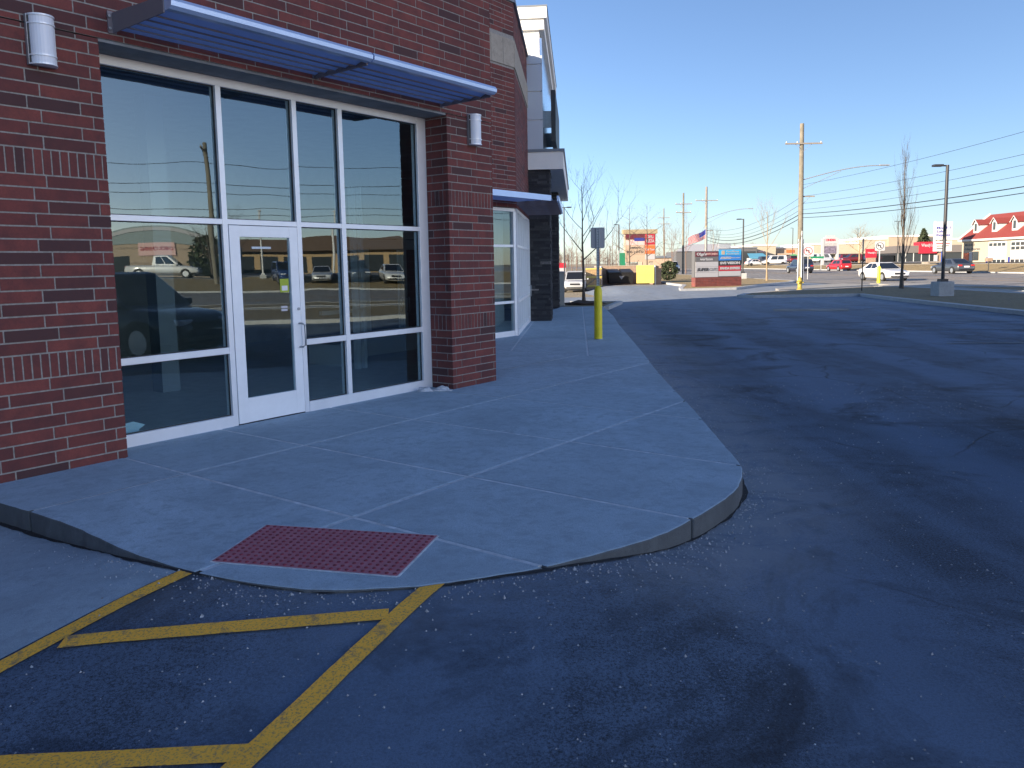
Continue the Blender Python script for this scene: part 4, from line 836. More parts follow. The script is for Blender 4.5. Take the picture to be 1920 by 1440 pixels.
# ------------------------------------------------------------ utility poles and wires
def utility_pole(loc, h, label, arms=((11.4, 1.6),), street=None, low=None, r=.17, lean=(0, 0), conduits=False, m='wood_pole'):
    o = empty('utility_pole', loc, 0, label, 'utility pole', 'wooden utility poles along the road')
    mb = MB(); mb.tube([(0, 0, -.3), (lean[0]*.5, lean[1]*.5, h*.5), (lean[0], lean[1], h)], [r, r*.9, r*.72], 12); mb.build('pole', M[m], o)
    for z, w_ in arms:
        a = MB(); a.box(-w_, w_, -.28, -.16, z-.06, z+.06); cr = a.build('crossarm', M['wood_grey'], o)
        for x in (-w_+.1, -w_*.35, w_-.1): i_ = MB(); i_.lathe([(.05, 0), (.06, .06), (.03, .14)], (x, -.22, z+.06), 8); i_.build('insulator', M['steel'], cr)
        for sx_ in (-1, 1): b = MB(); b.tube([(sx_*w_*.45, -.2, z-.05), (0, -.17, z-.62)], .018, 5); b.build('brace', M['steel'], cr)
    if street:
        z0, x1, z1 = street; a = MB(); pts = [(x1*t, 0, z0+(z1-z0)*math.sin(t*math.pi/2)) for t in [k/10 for k in range(11)]]; a.tube(pts, .045, 6); sa = a.build('street_light_arm', M['steel'], o)
        a = MB(); a.tube([(x1*.0, 0, z0-.75), (x1*.5, 0, z0+(z1-z0)*.62)], .02, 5); a.build('arm_brace', M['steel'], sa)
        a = MB(); a.box(x1-.1, x1+.75, -.14, .14, z1-.05, z1+.06); a.build('street_lamp_head', M['steel'], sa, bevel=.03)
    if low: a = MB(); a.box(0, low[1], -.05, .05, low[0]-.05, low[0]+.05); la = a.build('side_arm', M['wood_grey'], o); a = MB(); a.tube([(0, 0, low[0]-.75), (low[1]*.6, 0, low[0]-.05)], .02, 5); a.build('arm_brace', M['steel'], la)
    if conduits:
        for k, (x, y) in enumerate(((-.20, -.12), (.02, -.23), (.20, -.12))): a = MB(); a.tube([(x*1.2, y*1.2, -.1), (x, y, 2.4), (x*.9, y*.9, 3.5 if k != 1 else 4.2)], .05, 8); a.build('conduit', M['white'] if k else M['steel'], o)
    return o
utility_pole((24.45, 66.8, 0), 13.0, 'nearest tall wooden utility pole with conduits and a street light arm', ((11.35, 1.53),), (8.4, 6.5, 9.5), (7.05, 1.1), .23, (-.1, 0), True)
utility_pole((30.85, 125, 0), 13.4, 'second utility pole behind the flag and the tenant sign', ((11.25, 1.75),), (8.4, 6.6, 9.9), (6.6, 1.1), .23, m='wood_grey')
utility_pole((25.2, 115.6, 0), 11.7, 'pale utility pole with a double arm left of the flag', ((10.1, 1.2), (8.9, 1.1)), None, None, .17); utility_pole((32.9, 170, 0), 13.2, 'slim far utility pole right of the big tenant pylon', ((11.2, 1.3), (9.9, 1.3)), None, (6.5, .9), .15)
def wire(p, q, sag, r, label, n=24):
    p, q = Vector(p), Vector(q); mb = MB(); mb.tube([p.lerp(q, t/n)-Vector((0, 0, sag*4*(t/n)*(1-t/n))) for t in range(n+1)], r*.72, 4, cap=False); o = mb.build('overhead_wire', M['black']); tag(o, label, 'wire', 'overhead wires along the road'); return o
NP = (25.6, 18); HGT = [(8.0, 8.6, .014, 'thin overhead wire running from the street light arm to the upper right'), (7.05, 7.4, .014, 'overhead wire just below the street light arm, second from the top'), (6.45, 6.95, .014, 'overhead wire in the middle of the bundle right of the utility pole'), (5.95, 6.45, .014, 'overhead wire above the thick telephone cable'), (5.6, 5.75, .034, 'thick telephone cable right of the utility pole'), (5.28, 5.45, .028, 'lowest telephone cable right of the utility pole')]
for z0, z1, r, lb in HGT: wire((24.45, 66.6, z0), (NP[0], NP[1], z1), .55, r, lb)
for (z0, z1, r, lb) in ((7.0, 7.0, .02, 'thin wire from the nearest pole back to the second pole, topmost'), (6.4, 6.4, .02, 'thin wire between the two poles, second from the top'), (5.95, 6.1, .02, 'thin wire between the two poles above the cables'), (5.6, 5.7, .05, 'thick cable sagging between the two poles'), (5.25, 5.2, .045, 'lowest cable sagging between the two poles above the bare tree')): wire((24.42, 67, z0), (30.8, 124.8, z1), 1.3, r, lb)
for z, lb in ((6.6, 'far wire left of the second utility pole'), (5.6, 'lower far wire left of the second utility pole')): wire((30.8, 125, z), (36, 190, z), 1.2, .04, lb)
# ------------------------------------------------------------ flag
fl = empty('flag', (30.0, 122, 0), 0, 'striped flag with blue canton flying from a pole behind the tenant sign', 'flag')
mb = MB(); mb.tube([(.1, 0, 0), (.1, 0, 7.1)], [.07, .04], 8); mb.build('flag_pole', M['steel'], fl); mb = MB(); mb.lathe([(.02, 0), (.07, .05), (.02, .1)], (.1, 0, 7.1), 8); mb.build('finial', F_['yellow'], fl)
def fp(u, v):  # u along fly, v down
    return (.08-u*2.75+.1*math.sin(v*3), .16*math.sin(u*7+v*1.3), 6.75-v*1.35-u*1.45-.12*math.sin(u*6)+.25*u*v)
for k in range(13):
    mb = MB(); q = 16; u0 = .4 if k < 7 else 0; us_ = [u0+(1-u0)*t/q for t in range(q+1)]
    mb.add([fp(u, k/13) for u in us_]+[fp(u, (k+1)/13) for u in us_], [(t, t+1, q+2+t, q+1+t) for t in range(q)], 0, True); mb.build('stripe', F_['red'] if k % 2 == 0 else F_['white'], fl)
mb = MB(); q = 8; mb.add([fp(.4*t/q, v*7/13/4) for v in range(5) for t in range(q+1)], [(v*(q+1)+t, v*(q+1)+t+1, (v+1)*(q+1)+t+1, (v+1)*(q+1)+t) for v in range(4) for t in range(q)], 0, True); mb.build('canton', F_['navy'], fl)
# ------------------------------------------------------------ trees
def grow(mb, p, d, L, r, depth, rg, spread, up, kids, leaf=None, thin=.62):
    n = 4; pts = [p]; rs = [r]; q = Vector(p); dd = Vector(d).normalized()
    for k in range(n):
        dd = (dd+Vector((rg.uniform(-1, 1), rg.uniform(-1, 1), rg.uniform(-.4, .6)))*.16+Vector((0, 0, up*.10))).normalized(); q = q+dd*L/n; pts.append(q); rs.append(r*(1-.72*(k+1)/n))
    mb.tube(pts, rs, 5 if r > .02 else 3, cap=False)
    if depth == 0:
        if leaf: leaf.append(pts[-1]); leaf.append(pts[-2])
        return
    for k in range(kids):
        t = rg.uniform(.28, 1.0); i = min(n-1, int(t*n)); b = pts[i].lerp(pts[i+1], t*n-i); a = rg.uniform(0, 2*math.pi)
        side = Vector((math.cos(a), math.sin(a), 0)); c = (dd*(1-spread)+side*spread+Vector((0, 0, up*.5))).normalized()
        grow(mb, b, c, L*rg.uniform(.45, .72), max(.0028, rs[i]*thin), depth-1, rg, spread, up, kids, leaf, thin)
def tree(loc, h, label, seed, trunk_r=.06, clear=.35, spread=.55, up=.5, kids=4, depth=2, nb=9, m='bark', tw='bark', leaves=None, group=None, lean=0, blen=.42, name='bare_tree', thin_=1.0):
    rg = random.Random(seed); o = empty(name, loc, 0, label, 'tree', group); mb = MB(); pts = []; n = 8; x = y = 0
    for k in range(n+1): pts.append(Vector((x+lean*k/n, y, h*k/n))); x += rg.uniform(-.02, .02)*h*.2; y += rg.uniform(-.02, .02)*h*.2
    rs = [trunk_r*(1-.86*k/n) for k in range(n+1)]; rs[0] *= 1.5; mb.tube(pts, rs, 10); mb.build('trunk', M[m], o); br = MB(); lf = [] if leaves else None
    for k in range(nb):
        t = clear+(1-clear)*(k+.5)/nb*.97; i = min(n-1, int(t*n)); p = pts[i].lerp(pts[i+1], t*n-i); a = k*2.4+rg.uniform(-.5, .5)
        d = Vector((math.cos(a)*spread, math.sin(a)*spread, 1-spread+up*.4)).normalized(); grow(br, p, d, h*blen*(1.15-.75*(t-clear)/(1-clear)), rs[i]*.55*thin_, depth, rg, spread*.8, up, kids, lf)
    br.build('crown', M[tw], o)
    if leaves:
        lm = MB()
        for p in lf:
            for _ in range(leaves[1]):
                c = p+Vector((rg.gauss(0, .12), rg.gauss(0, .12), rg.gauss(0, .1))); u = Vector((rg.uniform(-1, 1), rg.uniform(-1, 1), rg.uniform(-1, 1))).normalized()*.05; v = u.cross(Vector((0, 0, 1)))
                lm.add([c-u, c+v, c+u, c-v], [(0, 1, 2, 3)])
        lm.build('dry_leaves', leaves[0], o, kind='stuff')
    return o
tree((3.02, 32.7, .12), 4.85, 'slender bare young tree with a spreading crown at the end of the sidewalk', 5, .062, .34, .6, .55, 4, 2, 10, lean=-.1)
blob('mulch_mound', (3.02, 32.7, .08), (.85, .7, .16), M['mulch'], 3, 'low mound of dark mulch round the young tree', 'mulch')
tree((21.5, 43.4, .12), 7.1, 'tall narrow upright bare tree in front of the white sedan', 11, .085, .14, .26, .95, 4, 2, 22, blen=.30, tw='bark', thin_=.6)
tree((21.15, 65.2, .13), 5.6, 'bare young tree with a pale trunk on the sunlit grass by the utility pole', 8, .07, .42, .5, .7, 4, 2, 10, m='bark_tan', tw='bark_tan')
LM = flat('dry oak leaves', (.23, .13, .06), .8)
for i, (x, y, h, lb) in enumerate(((11.4, 76, 7.0, 'bare tree with a few brown leaves left of the tenant pylon, behind the dumpster yard'), (13.3, 77, 7.2, 'bare tree with a few brown leaves in front of the red pizza panel'))):
    tree((x, y, 0), h, lb, 20+i, .08, .3, .72, .25, 4, 2, 12, leaves=(LM, 1), blen=.3)
tree((10.4, 70.5, 0), 3.3, 'small shrubby tree keeping orange brown leaves behind the dumpster yard', 31, .05, .2, .7, .4, 4, 2, 8, leaves=(LM, 3), blen=.4)
tree((8.4, 68.5, 0), 3.0, 'short thin sapling left of the dumpster yard wall', 32, .04, .3, .6, .5, 3, 2, 7)
tree((23.5, 92, .1), 5.2, 'young bare tree on the verge below the flag', 33, .06, .4, .5, .6, 4, 2, 8, m='bark_tan')
tree((62.6, 142, 1.0), 6.3, 'spreading tan bare tree left of the red restaurant road sign', 41, .16, .22, .72, .45, 5, 2, 12, m='bark_tan', tw='bark_tan', blen=.46)
FW = 'bare trees along the far roadside'
for i in range(14):
    rg = random.Random(100+i); tree((3+i*2.1+rg.uniform(-.8, .8), rg.uniform(112, 150), 0), rg.uniform(5, 9), ('%s bare tree in the far roadside row, %s from the left' % (['thin', 'slim', 'straggly', 'twiggy'][i % 4], ['first', 'second', 'third', 'fourth', 'fifth', 'sixth', 'seventh', 'eighth', 'ninth', 'tenth', 'eleventh', 'twelfth', 'thirteenth', 'fourteenth'][i])), 200+i, .07, .3, .55, .5, 4, 2, 8, tw='twig', m='twig', group=FW)
# evergreens
def evergreen(loc, h, r, label, seed, m, name='evergreen_shrub', cat='shrub', cone=False, n=900, ls=.07):
    rg = random.Random(seed); o = empty(name, loc, 0, label, cat); mb = MB()
    for _ in range(n):
        a = rg.uniform(0, 2*math.pi); t = rg.random()**.8; z = h*(.06+.94*t); rr = r*((1-t)**.75 if cone else math.sqrt(max(0, 1-(2*t-1)**2))*.9+.15*(1-t)); k = rg.uniform(.55, 1.05)*(1+.18*math.sin(a*3+seed)+.12*math.sin(z*9))
        c = Vector((math.cos(a)*rr*k, math.sin(a)*rr*k, z)); u = Vector((rg.gauss(0, 1), rg.gauss(0, 1), rg.gauss(0, .7))).normalized()*ls*rg.uniform(.6, 1.6); v = u.cross(Vector((rg.gauss(0, 1), rg.gauss(0, 1), 1))).normalized()*ls*.6
        mb.add([c-u, c+v, c+u, c-v], [(0, 1, 2, 3)])
    mb.build('foliage', m, o); t = MB(); t.tube([(0, 0, -.05), (0, 0, h*.8)], [r*.12, r*.04], 6); t.build('trunk', M['bark'], o); return o
EG = flat('dark evergreen', (.035, .05, .022), .8)
evergreen((14.4, 72, .1), 1.75, .85, 'dark round evergreen shrub right of the dumpster yard', 4, EG, n=1400, ls=.10); evergreen((87.5, 168, .95), 6.9, 2.3, 'dark conical pine rising behind the red restaurant tower', 9, EG, 'pine_tree', 'tree', True, 1600, .28)
# far woods: a mass nobody could count
rg = random.Random(77); mb = MB()
for i in range(230):
    x = rg.uniform(-40, 170); y = rg.uniform(300, 420); h = rg.uniform(5, 11); p0 = Vector((x, y, -.3))
    if x > 60 and rg.random() < .5: continue
    mb.tube([p0, p0+Vector((rg.uniform(-.4, .4), 0, h))], [.09, .03], 3, cap=False)
    for k in range(44):
        t = rg.uniform(.25, .98); a = rg.uniform(0, 6.28); L = h*rg.uniform(.15, .4)*(1.2-t); b = p0+Vector((0, 0, h*t)); e = b+Vector((math.cos(a)*L, math.sin(a)*L, L*rg.uniform(.3, 1.0))); mb.tube([b, e], [.05, .02], 3, cap=False)
o = mb.build('distant_woods', M['twig'], kind='stuff'); tag(o, 'reddish brown far off bare woods along the horizon', 'woods')
# ------------------------------------------------------------ dumpster yard
M['cmu'] = mat('brown split face block', (.27, .19, .14), .9, var=.2, vs=6, bump=.5, bs=30)
ey = empty('dumpster_yard', (7.4, 63.6, 0), 0, 'brown block dumpster yard with a dark interior beside the drive', 'enclosure')
for nm, b in (('wall', (-.28, .0, 0, 3.4, -.4, 1.48)), ('wall', (-.28, 4.7, 3.4, 3.65, -.2, 1.52)), ('wall', (4.15, 4.72, 0, 3.4, -.2, 1.48))): m = MB(); m.box(*b); m.build(nm, M['cmu'], ey)
for nm, b in (('coping', (-.3, .02, -.02, 3.38, 1.48, 1.53)), ('coping', (-.3, 4.72, 3.37, 3.68, 1.52, 1.57)), ('coping', (4.13, 4.74, -.02, 3.36, 1.48, 1.53))): m = MB(); m.box(*b); m.build(nm, M['limestone'], ey)
for x in (-.15, 4.2): m = MB(); m.tube([(x, -.12, -.4), (x, -.12, 1.55)], .07, 10); m.build('gate_post', M['steel'], ey)
M['ply'] = mat('new yellow wood', (.55, .46, .11), .7, var=.08, vs=2); M['cedar'] = mat('weathered fence boards', (.34, .23, .12), .85, var=.2, vs=5)
gt = empty('wooden_gate', (6.0, 63.1, -.3), R(2), 'weathered wooden gate swung open left of the dumpster yard', 'gate')
for k in range(7): m = MB(); m.box(k*.18, k*.18+.172, 0, .03, .1, 1.72); m.build('board', M['cedar'], gt)
for z in (.25, .95, 1.6): m = MB(); m.box(-.02, 1.28, -.05, 0, z, z+.09); m.build('rail', M['ply'], gt)
m = MB(); m.tube([(.05, -.06, .3), (1.2, -.06, 1.2)], .03, 5); m.build('brace', M['wood_grey'], gt)
gt = empty('wooden_gate', (10.05, 63.15, 0), R(-3), 'bright yellow sunlit wooden gate at the right of the dumpster yard', 'gate')
for k in range(8): m = MB(); m.box(k*.175, k*.175+.172, 0, .03, .14, 1.56); m.build('board', M['ply'], gt)
for z in (.3, 1.35): m = MB(); m.box(0, 1.4, .03, .07, z, z+.09); m.build('rail', M['ply'], gt)
dp = empty('dumpster', (8.1, 64.8, 0), 0, 'black metal dumpster with a pale triangle inside the brown block yard', 'dumpster')
m = MB(); m.add([(0, 0, .1), (1.9, 0, .1), (1.9, 1.4, .1), (0, 1.4, .1), (-.1, -.25, .95), (2.0, -.25, .95), (2.0, 1.5, 1.2), (-.1, 1.5, 1.2)], [(0,3,2,1), (0,1,5,4), (1,2,6,5), (2,3,7,6), (3,0,4,7), (4,5,6,7)]); m.build('bin', M['black'], dp)
for x in (-.08, .97): m = MB(); m.add([(x, -.3, .98), (x+.95, -.3, .98), (x+.95, 1.5, 1.24), (x, 1.5, 1.24), (x, -.3, 1.03), (x+.95, -.3, 1.03), (x+.95, 1.5, 1.29), (x, 1.5, 1.29)], [(0,3,2,1), (4,5,6,7), (0,1,5,4), (1,2,6,5), (2,3,7,6), (3,0,4,7)]); m.build('lid', M['black'], dp)
m = MB(); m.add([(.75, -.19, .72), (1.2, -.19, .72), (.975, -.1, .42)], [(0, 2, 1)]); m.build('triangle_mark', F_['white'], dp)
for x in (-.1, 1.92): m = MB(); m.box(x, x+.1, .2, 1.0, .5, .66); m.build('lift_pocket', M['black'], dp)
# ------------------------------------------------------------ tenant sign on brick base
ms = empty('tenant_sign', (12.15, 52.0, .12), R(17), 'low tenant sign with coloured panels on a brick base in the sunlit island', 'sign')
WD, c0 = 3.5, .62
m = MB(); m.box(.02, WD-.02, .02, .48, -.1, c0-.02); m.build('base_core', M['mortar'], ms)
bm_ = MB(); tn = []; z = 0; r_ = 0
while z < c0-.05:
    x = -.0 if r_ % 2 == 0 else -.2
    while x < WD:
        a, b = max(0, x)+.006, min(WD, x+.4)-.006
        if b-a > .03: bm_.box(a, b, 0, .5, z+.006, z+.1); tn += [random.uniform(.5, 1)]*6
        x += .4
    z += .102; r_ += 1
o = bm_.build('brick_courses', M['brick_stuff'], ms, kind='stuff'); a_ = o.data.attributes.new('tint', 'FLOAT', 'FACE'); a_.data.foreach_set('value', tn)
m = MB(); m.box(-.02, WD+.02, .06, .44, c0, 2.34); m.build('cabinet', F_['grey'], ms)
rows = [('maroon', "Olga's KITCHEN", 'white', .32), ('grey', 'verizon', 'white', .34), ('white', '', 'ink', .34), ('white', 'SUPERCUTS', 'ink', .36), ('white', '', 'ink', .32)]
z = 2.30
for cn, s_, ink, h in rows:
    m = MB(); m.box(.04, WD/2-.02, .03, .06, z-h+.012, z); m.build('sign_panel', F_[cn], ms)
    if s_ == 'SUPERCUTS': text('SUPER', .27, F_['ink'], ms, (.56, .022, z-h/2), .88, shear=.25, bold=.012); text('CUTS', .27, F_['grey'], ms, (1.34, .022, z-h/2), .62, shear=.2)
    elif s_ == "Olga's KITCHEN": text("Olga's", .24, F_['white'], ms, (.47, .022, z-h/2), .72, bold=.01); text('KITCHEN', .2, F_['pink'], ms, (1.24, .022, z-h/2), .8)
    elif s_: text(s_, .24, F_[ink], ms, (.85, .022, z-h/2), .95, bold=.008)
    z -= h
z = 2.42
for cn, s_, h in (('cyan', 'x', .38), ('blue', 'ATHLETICO', .34), ('black', 'SVS VISION', .34), ('red', 'PANDA EXPRESS', .36), ('white', '', .34)):
    m = MB(); m.box(WD/2+.02, WD-.04, .03, .06, z-h+.012, z); m.build('sign_panel', F_[cn], ms); xc = WD*.75
    if s_ == 'x': text('PuraSleep', .17, F_['white'], ms, (xc+.2, .022, z-.12), .95); text('Mattress Store', .15, F_['white'], ms, (xc+.2, .022, z-.28), .95); m = MB(); m.box(xc-.66, xc-.42, .02, .03, z-.32, z-.06); m.build('logo_tile', F_['tan'], ms)
    elif s_ == 'ATHLETICO': text(s_, .19, F_['white'], ms, (xc-.33, .022, z-h/2), .82, shear=.2, bold=.01); text('PHYSICAL THERAPY', .09, F_['white'], ms, (xc+.42, .022, z-h/2), .66)
    elif s_: text(s_, .22, F_['white'], ms, (xc, .022, z-h/2), 1.5, bold=.012)
    z -= h
m = MB(); m.box(WD/2-.0, WD+.04, .04, .46, 2.42, 2.5); m.build('cap', M['cap'], ms)
# big pylon
py_ = empty('tenant_pylon', (15.9, 110, 0), R(3), 'tall tan tenant pylon with red panels behind the two bare trees', 'sign')
m = MB(); m.box(0, 4.3, 0, .8, 1.9, 5.75); m.build('cabinet', F_['tan'], py_); m = MB(); m.box(-.25, 4.55, -.15, .95, 5.75, 6.35); m.build('cornice', mat('pylon cornice', (.30, .24, .15), .8), py_)
for x in (.3, 3.5): m = MB(); m.box(x, x+.5, .15, .65, 0, 1.9); m.build('leg', M['limestone'], py_)
for b, cn, s_, ink, w_, sz, bd in (((.1, 2.75, 5.0, 5.7), 'maroon', '', '', 0, 0, 0), ((1.3, 2.75, 4.75, 5.2), 'navy', '', '', 0, 0, 0), ((.1, 2.75, 4.2, 4.9), 'pink', '', '', 0, 0, 0), ((.1, 2.75, 3.6, 4.15), 'tan', 'petco', 'ink', 1.7, .5, .01), ((.1, 2.75, 2.95, 3.55), 'tan', 'BIG LOTS!', 'ink', 2.3, .5, .01), ((2.85, 4.2, 4.25, 5.7), 'red', 'DELI', 'white', .9, .55, .015), ((2.85, 4.2, 3.0, 4.15), 'orange', 'Del Taco', 'white', 1.25, .4, .01), ((2.85, 4.2, 2.2, 2.9), 'white', '', '', 0, 0, 0)):
    m = MB(); m.box(b[0], b[1], -.05 if cn != 'navy' else -.07, 0, b[2], b[3]); m.build('sign_panel', F_[cn], py_); xm, zm = (b[0]+b[1])/2, (b[2]+b[3])/2
    if s_ == 'DELI': text('DELI', .55, F_['white'], py_, (xm, -.07, zm+.32), .9, bold=.015); text('PIZZA', .55, F_['white'], py_, (xm, -.07, zm-.25), 1.15, bold=.015)
    elif s_: text(s_, sz, F_[ink], py_, (xm, -.07, zm), w_, bold=bd)
# green utility cabinet and small far things on the left
o = empty('green_banner', (13.7, 97, 0), 0, 'green banner on a pole left of the tenant pylon', 'banner'); m = MB(); m.box(-.35, .35, -.03, .03, 1.3, 3.0); m.build('cloth', F_['green'], o); m = MB(); m.tube([(-.4, 0, 0), (-.4, 0, 3.3)], .04, 6); m.build('pole', M['steel'], o)
o = empty('road_sign', (5.9, 96, H(5.9, 96)), 0, 'red and white roadside sign far behind the silver suv', 'sign'); m = MB(); m.box(-.8, .8, 0, .3, .9, 2.3); m.build('cabinet', F_['white'], o); m = MB(); m.box(-.8, .8, -.03, 0, 1.7, 2.3); m.build('red_panel', F_['red'], o); m = MB(); m.box(-.6, .6, .05, .25, 0, .9); m.build('base', M['cmu'], o)
o = empty('small_shed', (33, 150, 0), 0, 'low pale shed far off behind the dark shrub', 'shed'); m = MB(); m.box(-8, -2.5, 0, 5, 0, 2.6); m.build('wall', F_['tan'], o); m = MB(); m.prism([(-8.3, -.3), (-2.2, -.3), (-2.2, 5.3), (-8.3, 5.3)], 2.6, 3.0); m.build('roof', M['cap'], o)
# green traffic banner signs near road
o = empty('street_sign', (48.6, 128, .1), R(-6), 'long green street sign on two posts under the cinema sign', 'sign')
m = MB(); m.box(-.1, 2.0, -.02, .02, 1.85, 2.2); m.build('plate', F_['green'], o)
for x in (.15, 1.6): m = MB(); m.tube([(x, 0, 0), (x, 0, 1.85)], .05, 6); m.build('post', M['steel'], o)
# ------------------------------------------------------------ far buildings
def bx(parent, name, m, *b, bevel=0): q = MB(); q.box(*b); return q.build(name, m, parent, bevel=bevel)
CREAM = mat('cream stucco', (.36, .32, .25), .85, var=.05, vs=.5); TANW = mat('tan stucco', (.36, .28, .21), .85, var=.06, vs=.5); DKG = mat('dark shop glass', (.03, .035, .04), .15); PAVE = M['apron']
def mall(name, x0, x1, y, z, mtl, label, sign=None, canopy=True):
    o = empty(name, (x0, y, .95), 0, label, 'building', 'blocks of the far shopping mall'); w_ = x1-x0
    bx(o, 'wall', mtl, 0, w_, 0, 25, -.5, z-.95); bx(o, 'parapet_cap', M['eifs'], -.2, w_+.2, -.25, 25, z-.95, z-.55)
    if canopy:
        bx(o, 'canopy', mtl, .5, w_-.5, -1.6, 0, 2.3, 2.7); n = max(1, int(w_/3.2))
        for k in range(n): bx(o, 'shop_window', DKG, k*w_/n+.35, (k+1)*w_/n-.35, -.06, 0, .1, 2.2)
    if sign: bx(o, 'sign_board', sign[0], sign[1], sign[2], -.15, 0, sign[3], sign[4])
    return o
mall('mall_block', 67.2, 73.7, 220, 5.8, CREAM, 'tall cream stucco mall block at the far left with pale parapet', (F_['pink'], 1.6, 3.2, 3.1, 3.5), False)
mall('mall_block', 73.7, 84.0, 222, 5.1, TANW, 'low beige mall block with an orange sign left of the utility pole', (F_['orange'], 3.6, 5.8, 2.9, 3.7)); mall('mall_block', 84.0, 97.0, 221, 5.9, CREAM, 'cream mall block behind the cinema sign')
mall('mall_block', 97.0, 104.0, 219, 7.0, CREAM, 'taller cream mall block right of the cinema sign', None); mall('mall_block', 104.0, 118.0, 218, 7.6, TANW, 'highest mall block with white cornice behind the red restaurant road sign', (F_['grey'], 8, 13, 4.6, 6.4)); mall('mall_block', 118, 142, 220, 6.6, CREAM, 'long low cream mall block behind the oil change sign')
o = empty('dark_shop', (63.3, 215, .95), 0, 'dark grey glazed shop at the far left end of the mall', 'building'); bx(o, 'wall', F_['grey'], -4, 3.6, 0, 20, -.5, 4.2); bx(o, 'glazing', DKG, -3.6, 3.2, -.06, 0, 0, 3.4); bx(o, 'roof_edge', M['cap'], -4.1, 3.7, -.2, 20, 4.2, 4.5)
o = empty('white_tent_roof', (52, 215, 0), 0, 'white roofed building seen above the tenant sign', 'building'); bx(o, 'wall', F_['grey'], -7, 8, 0, 14, 0, 4.6); q = MB(); q.add([(-7.4, -.4, 4.6), (8.4, -.4, 4.6), (5, 5, 6.6), (-3, 5, 6.6)], [(0, 1, 2, 3)]); q.build('roof', F_['white'], o); bx(o, 'roof_unit', M['steel'], 5.2, 8.4, 2, 5, 4.6, 6.6)
o = empty('ticket_booth', (60.6, 200, .95), 0, 'small booth with a blue sloping roof in front of the cream mall block', 'building'); bx(o, 'wall', F_['white'], 0, 4.4, 0, 3, -.3, 1.5); q = MB(); q.add([(-.3, -.4, 1.5), (4.7, -.4, 1.5), (4.2, 3.4, 2.7), (.2, 3.4, 2.7), (-.3, -.4, 1.35), (4.7, -.4, 1.35)], [(0, 1, 2, 3), (4, 5, 1, 0)]); q.build('roof', mat('blue metal roof', (.10, .30, .42), .5), o); bx(o, 'window', DKG, .4, 1.2, -.04, 0, .5, 1.2); bx(o, 'door', M['cmu'], 3.2, 4.2, -.04, 0, -.1, 1.3)
o = empty('arched_sign', (70.2, 196, .95), 0, 'green and yellow arched shop sign standing before the beige mall', 'sign')
for r0, r1, cn, y in ((1.35, 1.9, 'ltgreen', 0), (.0, 1.35, 'tan', .06)):
    q = MB(); n = 16; P = arc_pts((0, .35), r1, 0, 180, n); 
    if r0: Q = arc_pts((0, .35), r0, 0, 180, n); q.add([(x, y, z) for x, z in P]+[(x, y, z) for x, z in Q]+[(x, y+.3, z) for x, z in P]+[(x, y+.3, z) for x, z in Q], [f for i in range(n) for f in ((i, i+1, n+2+i, n+1+i), (2*n+2+i, 3*n+3+i, 3*n+4+i, 2*n+3+i), (i, 2*n+2+i, 2*n+3+i, i+1))]); q.build('arch', F_[cn], o)
    else: q.add([(x, y, z) for x, z in P], [tuple(range(n+1))]); q.build('face', F_[cn], o)
bx(o, 'yellow_band', F_['yellow'], -1.5, 1.6, -.05, .3, .35, .75); bx(o, 'base', M['limestone'], -1.9, 1.9, 0, .4, -.4, .34)
# cinema pylon
o = empty('cinema_sign', (59.0, 150, .9), R(-2), 'white stepped cinema sign tower with red lettering and a dark poster', 'sign')
for x in (0, 2.75): bx(o, 'pier', F_['white'], x, x+.4, 0, .6, -.4, 4.75)
bx(o, 'cabinet', F_['white'], .4, 2.75, .05, .55, 3.4, 5.0); bx(o, 'step_cap', F_['white'], .75, 2.4, .1, .5, 5.0, 5.35); bx(o, 'lower_panel', mat('cinema poster', (.14, .12, .17), .4, var=.6, vs=3), .42, 2.73, .06, .5, 1.95, 3.38); bx(o, 'marquee_rows', mat('marquee rows', (.32, .31, .32), .5, var=.4, vs=9), .5, 2.65, .02, .05, 3.5, 3.95)
text('CINEMA', .55, F_['red'], o, (1.58, .03, 4.5), 1.9, bold=.02)
# oil change pylon
o = empty('oil_change_sign', (56.1, 105, .9), R(-20), 'tall white oil change sign with blue lettering behind the black lamp post', 'sign')
bx(o, 'cabinet', F_['white'], .15, 2.1, 0, .4, 3.2, 5.55); bx(o, 'edge', M['white'], -.05, .15, -.02, .42, 1.7, 5.65); bx(o, 'reader_board', mat('reader board', (.5, .5, .5), .5, var=.3, vs=6), .15, 2.1, .0, .4, 1.7, 3.05); bx(o, 'blue_post', flat('blue post', (.01, .05, .30)), .95, 1.2, .1, .35, -.5, 1.7)
text('Mobil 1', .42, F_['navy'], o, (1.1, -.01, 4.75), 1.6, bold=.012); text('Lube', .42, F_['navy'], o, (.75, -.01, 4.3), .95, bold=.012); text('Express', .42, F_['navy'], o, (1.05, -.01, 3.82), 1.6, bold=.012)
for k, (a, b) in enumerate(((.25, 1.9), (.3, 1.8), (.3, 1.3))): bx(o, 'letter_row', F_['ink'] if k else F_['red'], a, b, -.008, 0, 2.65-k*.33, 2.78-k*.33)
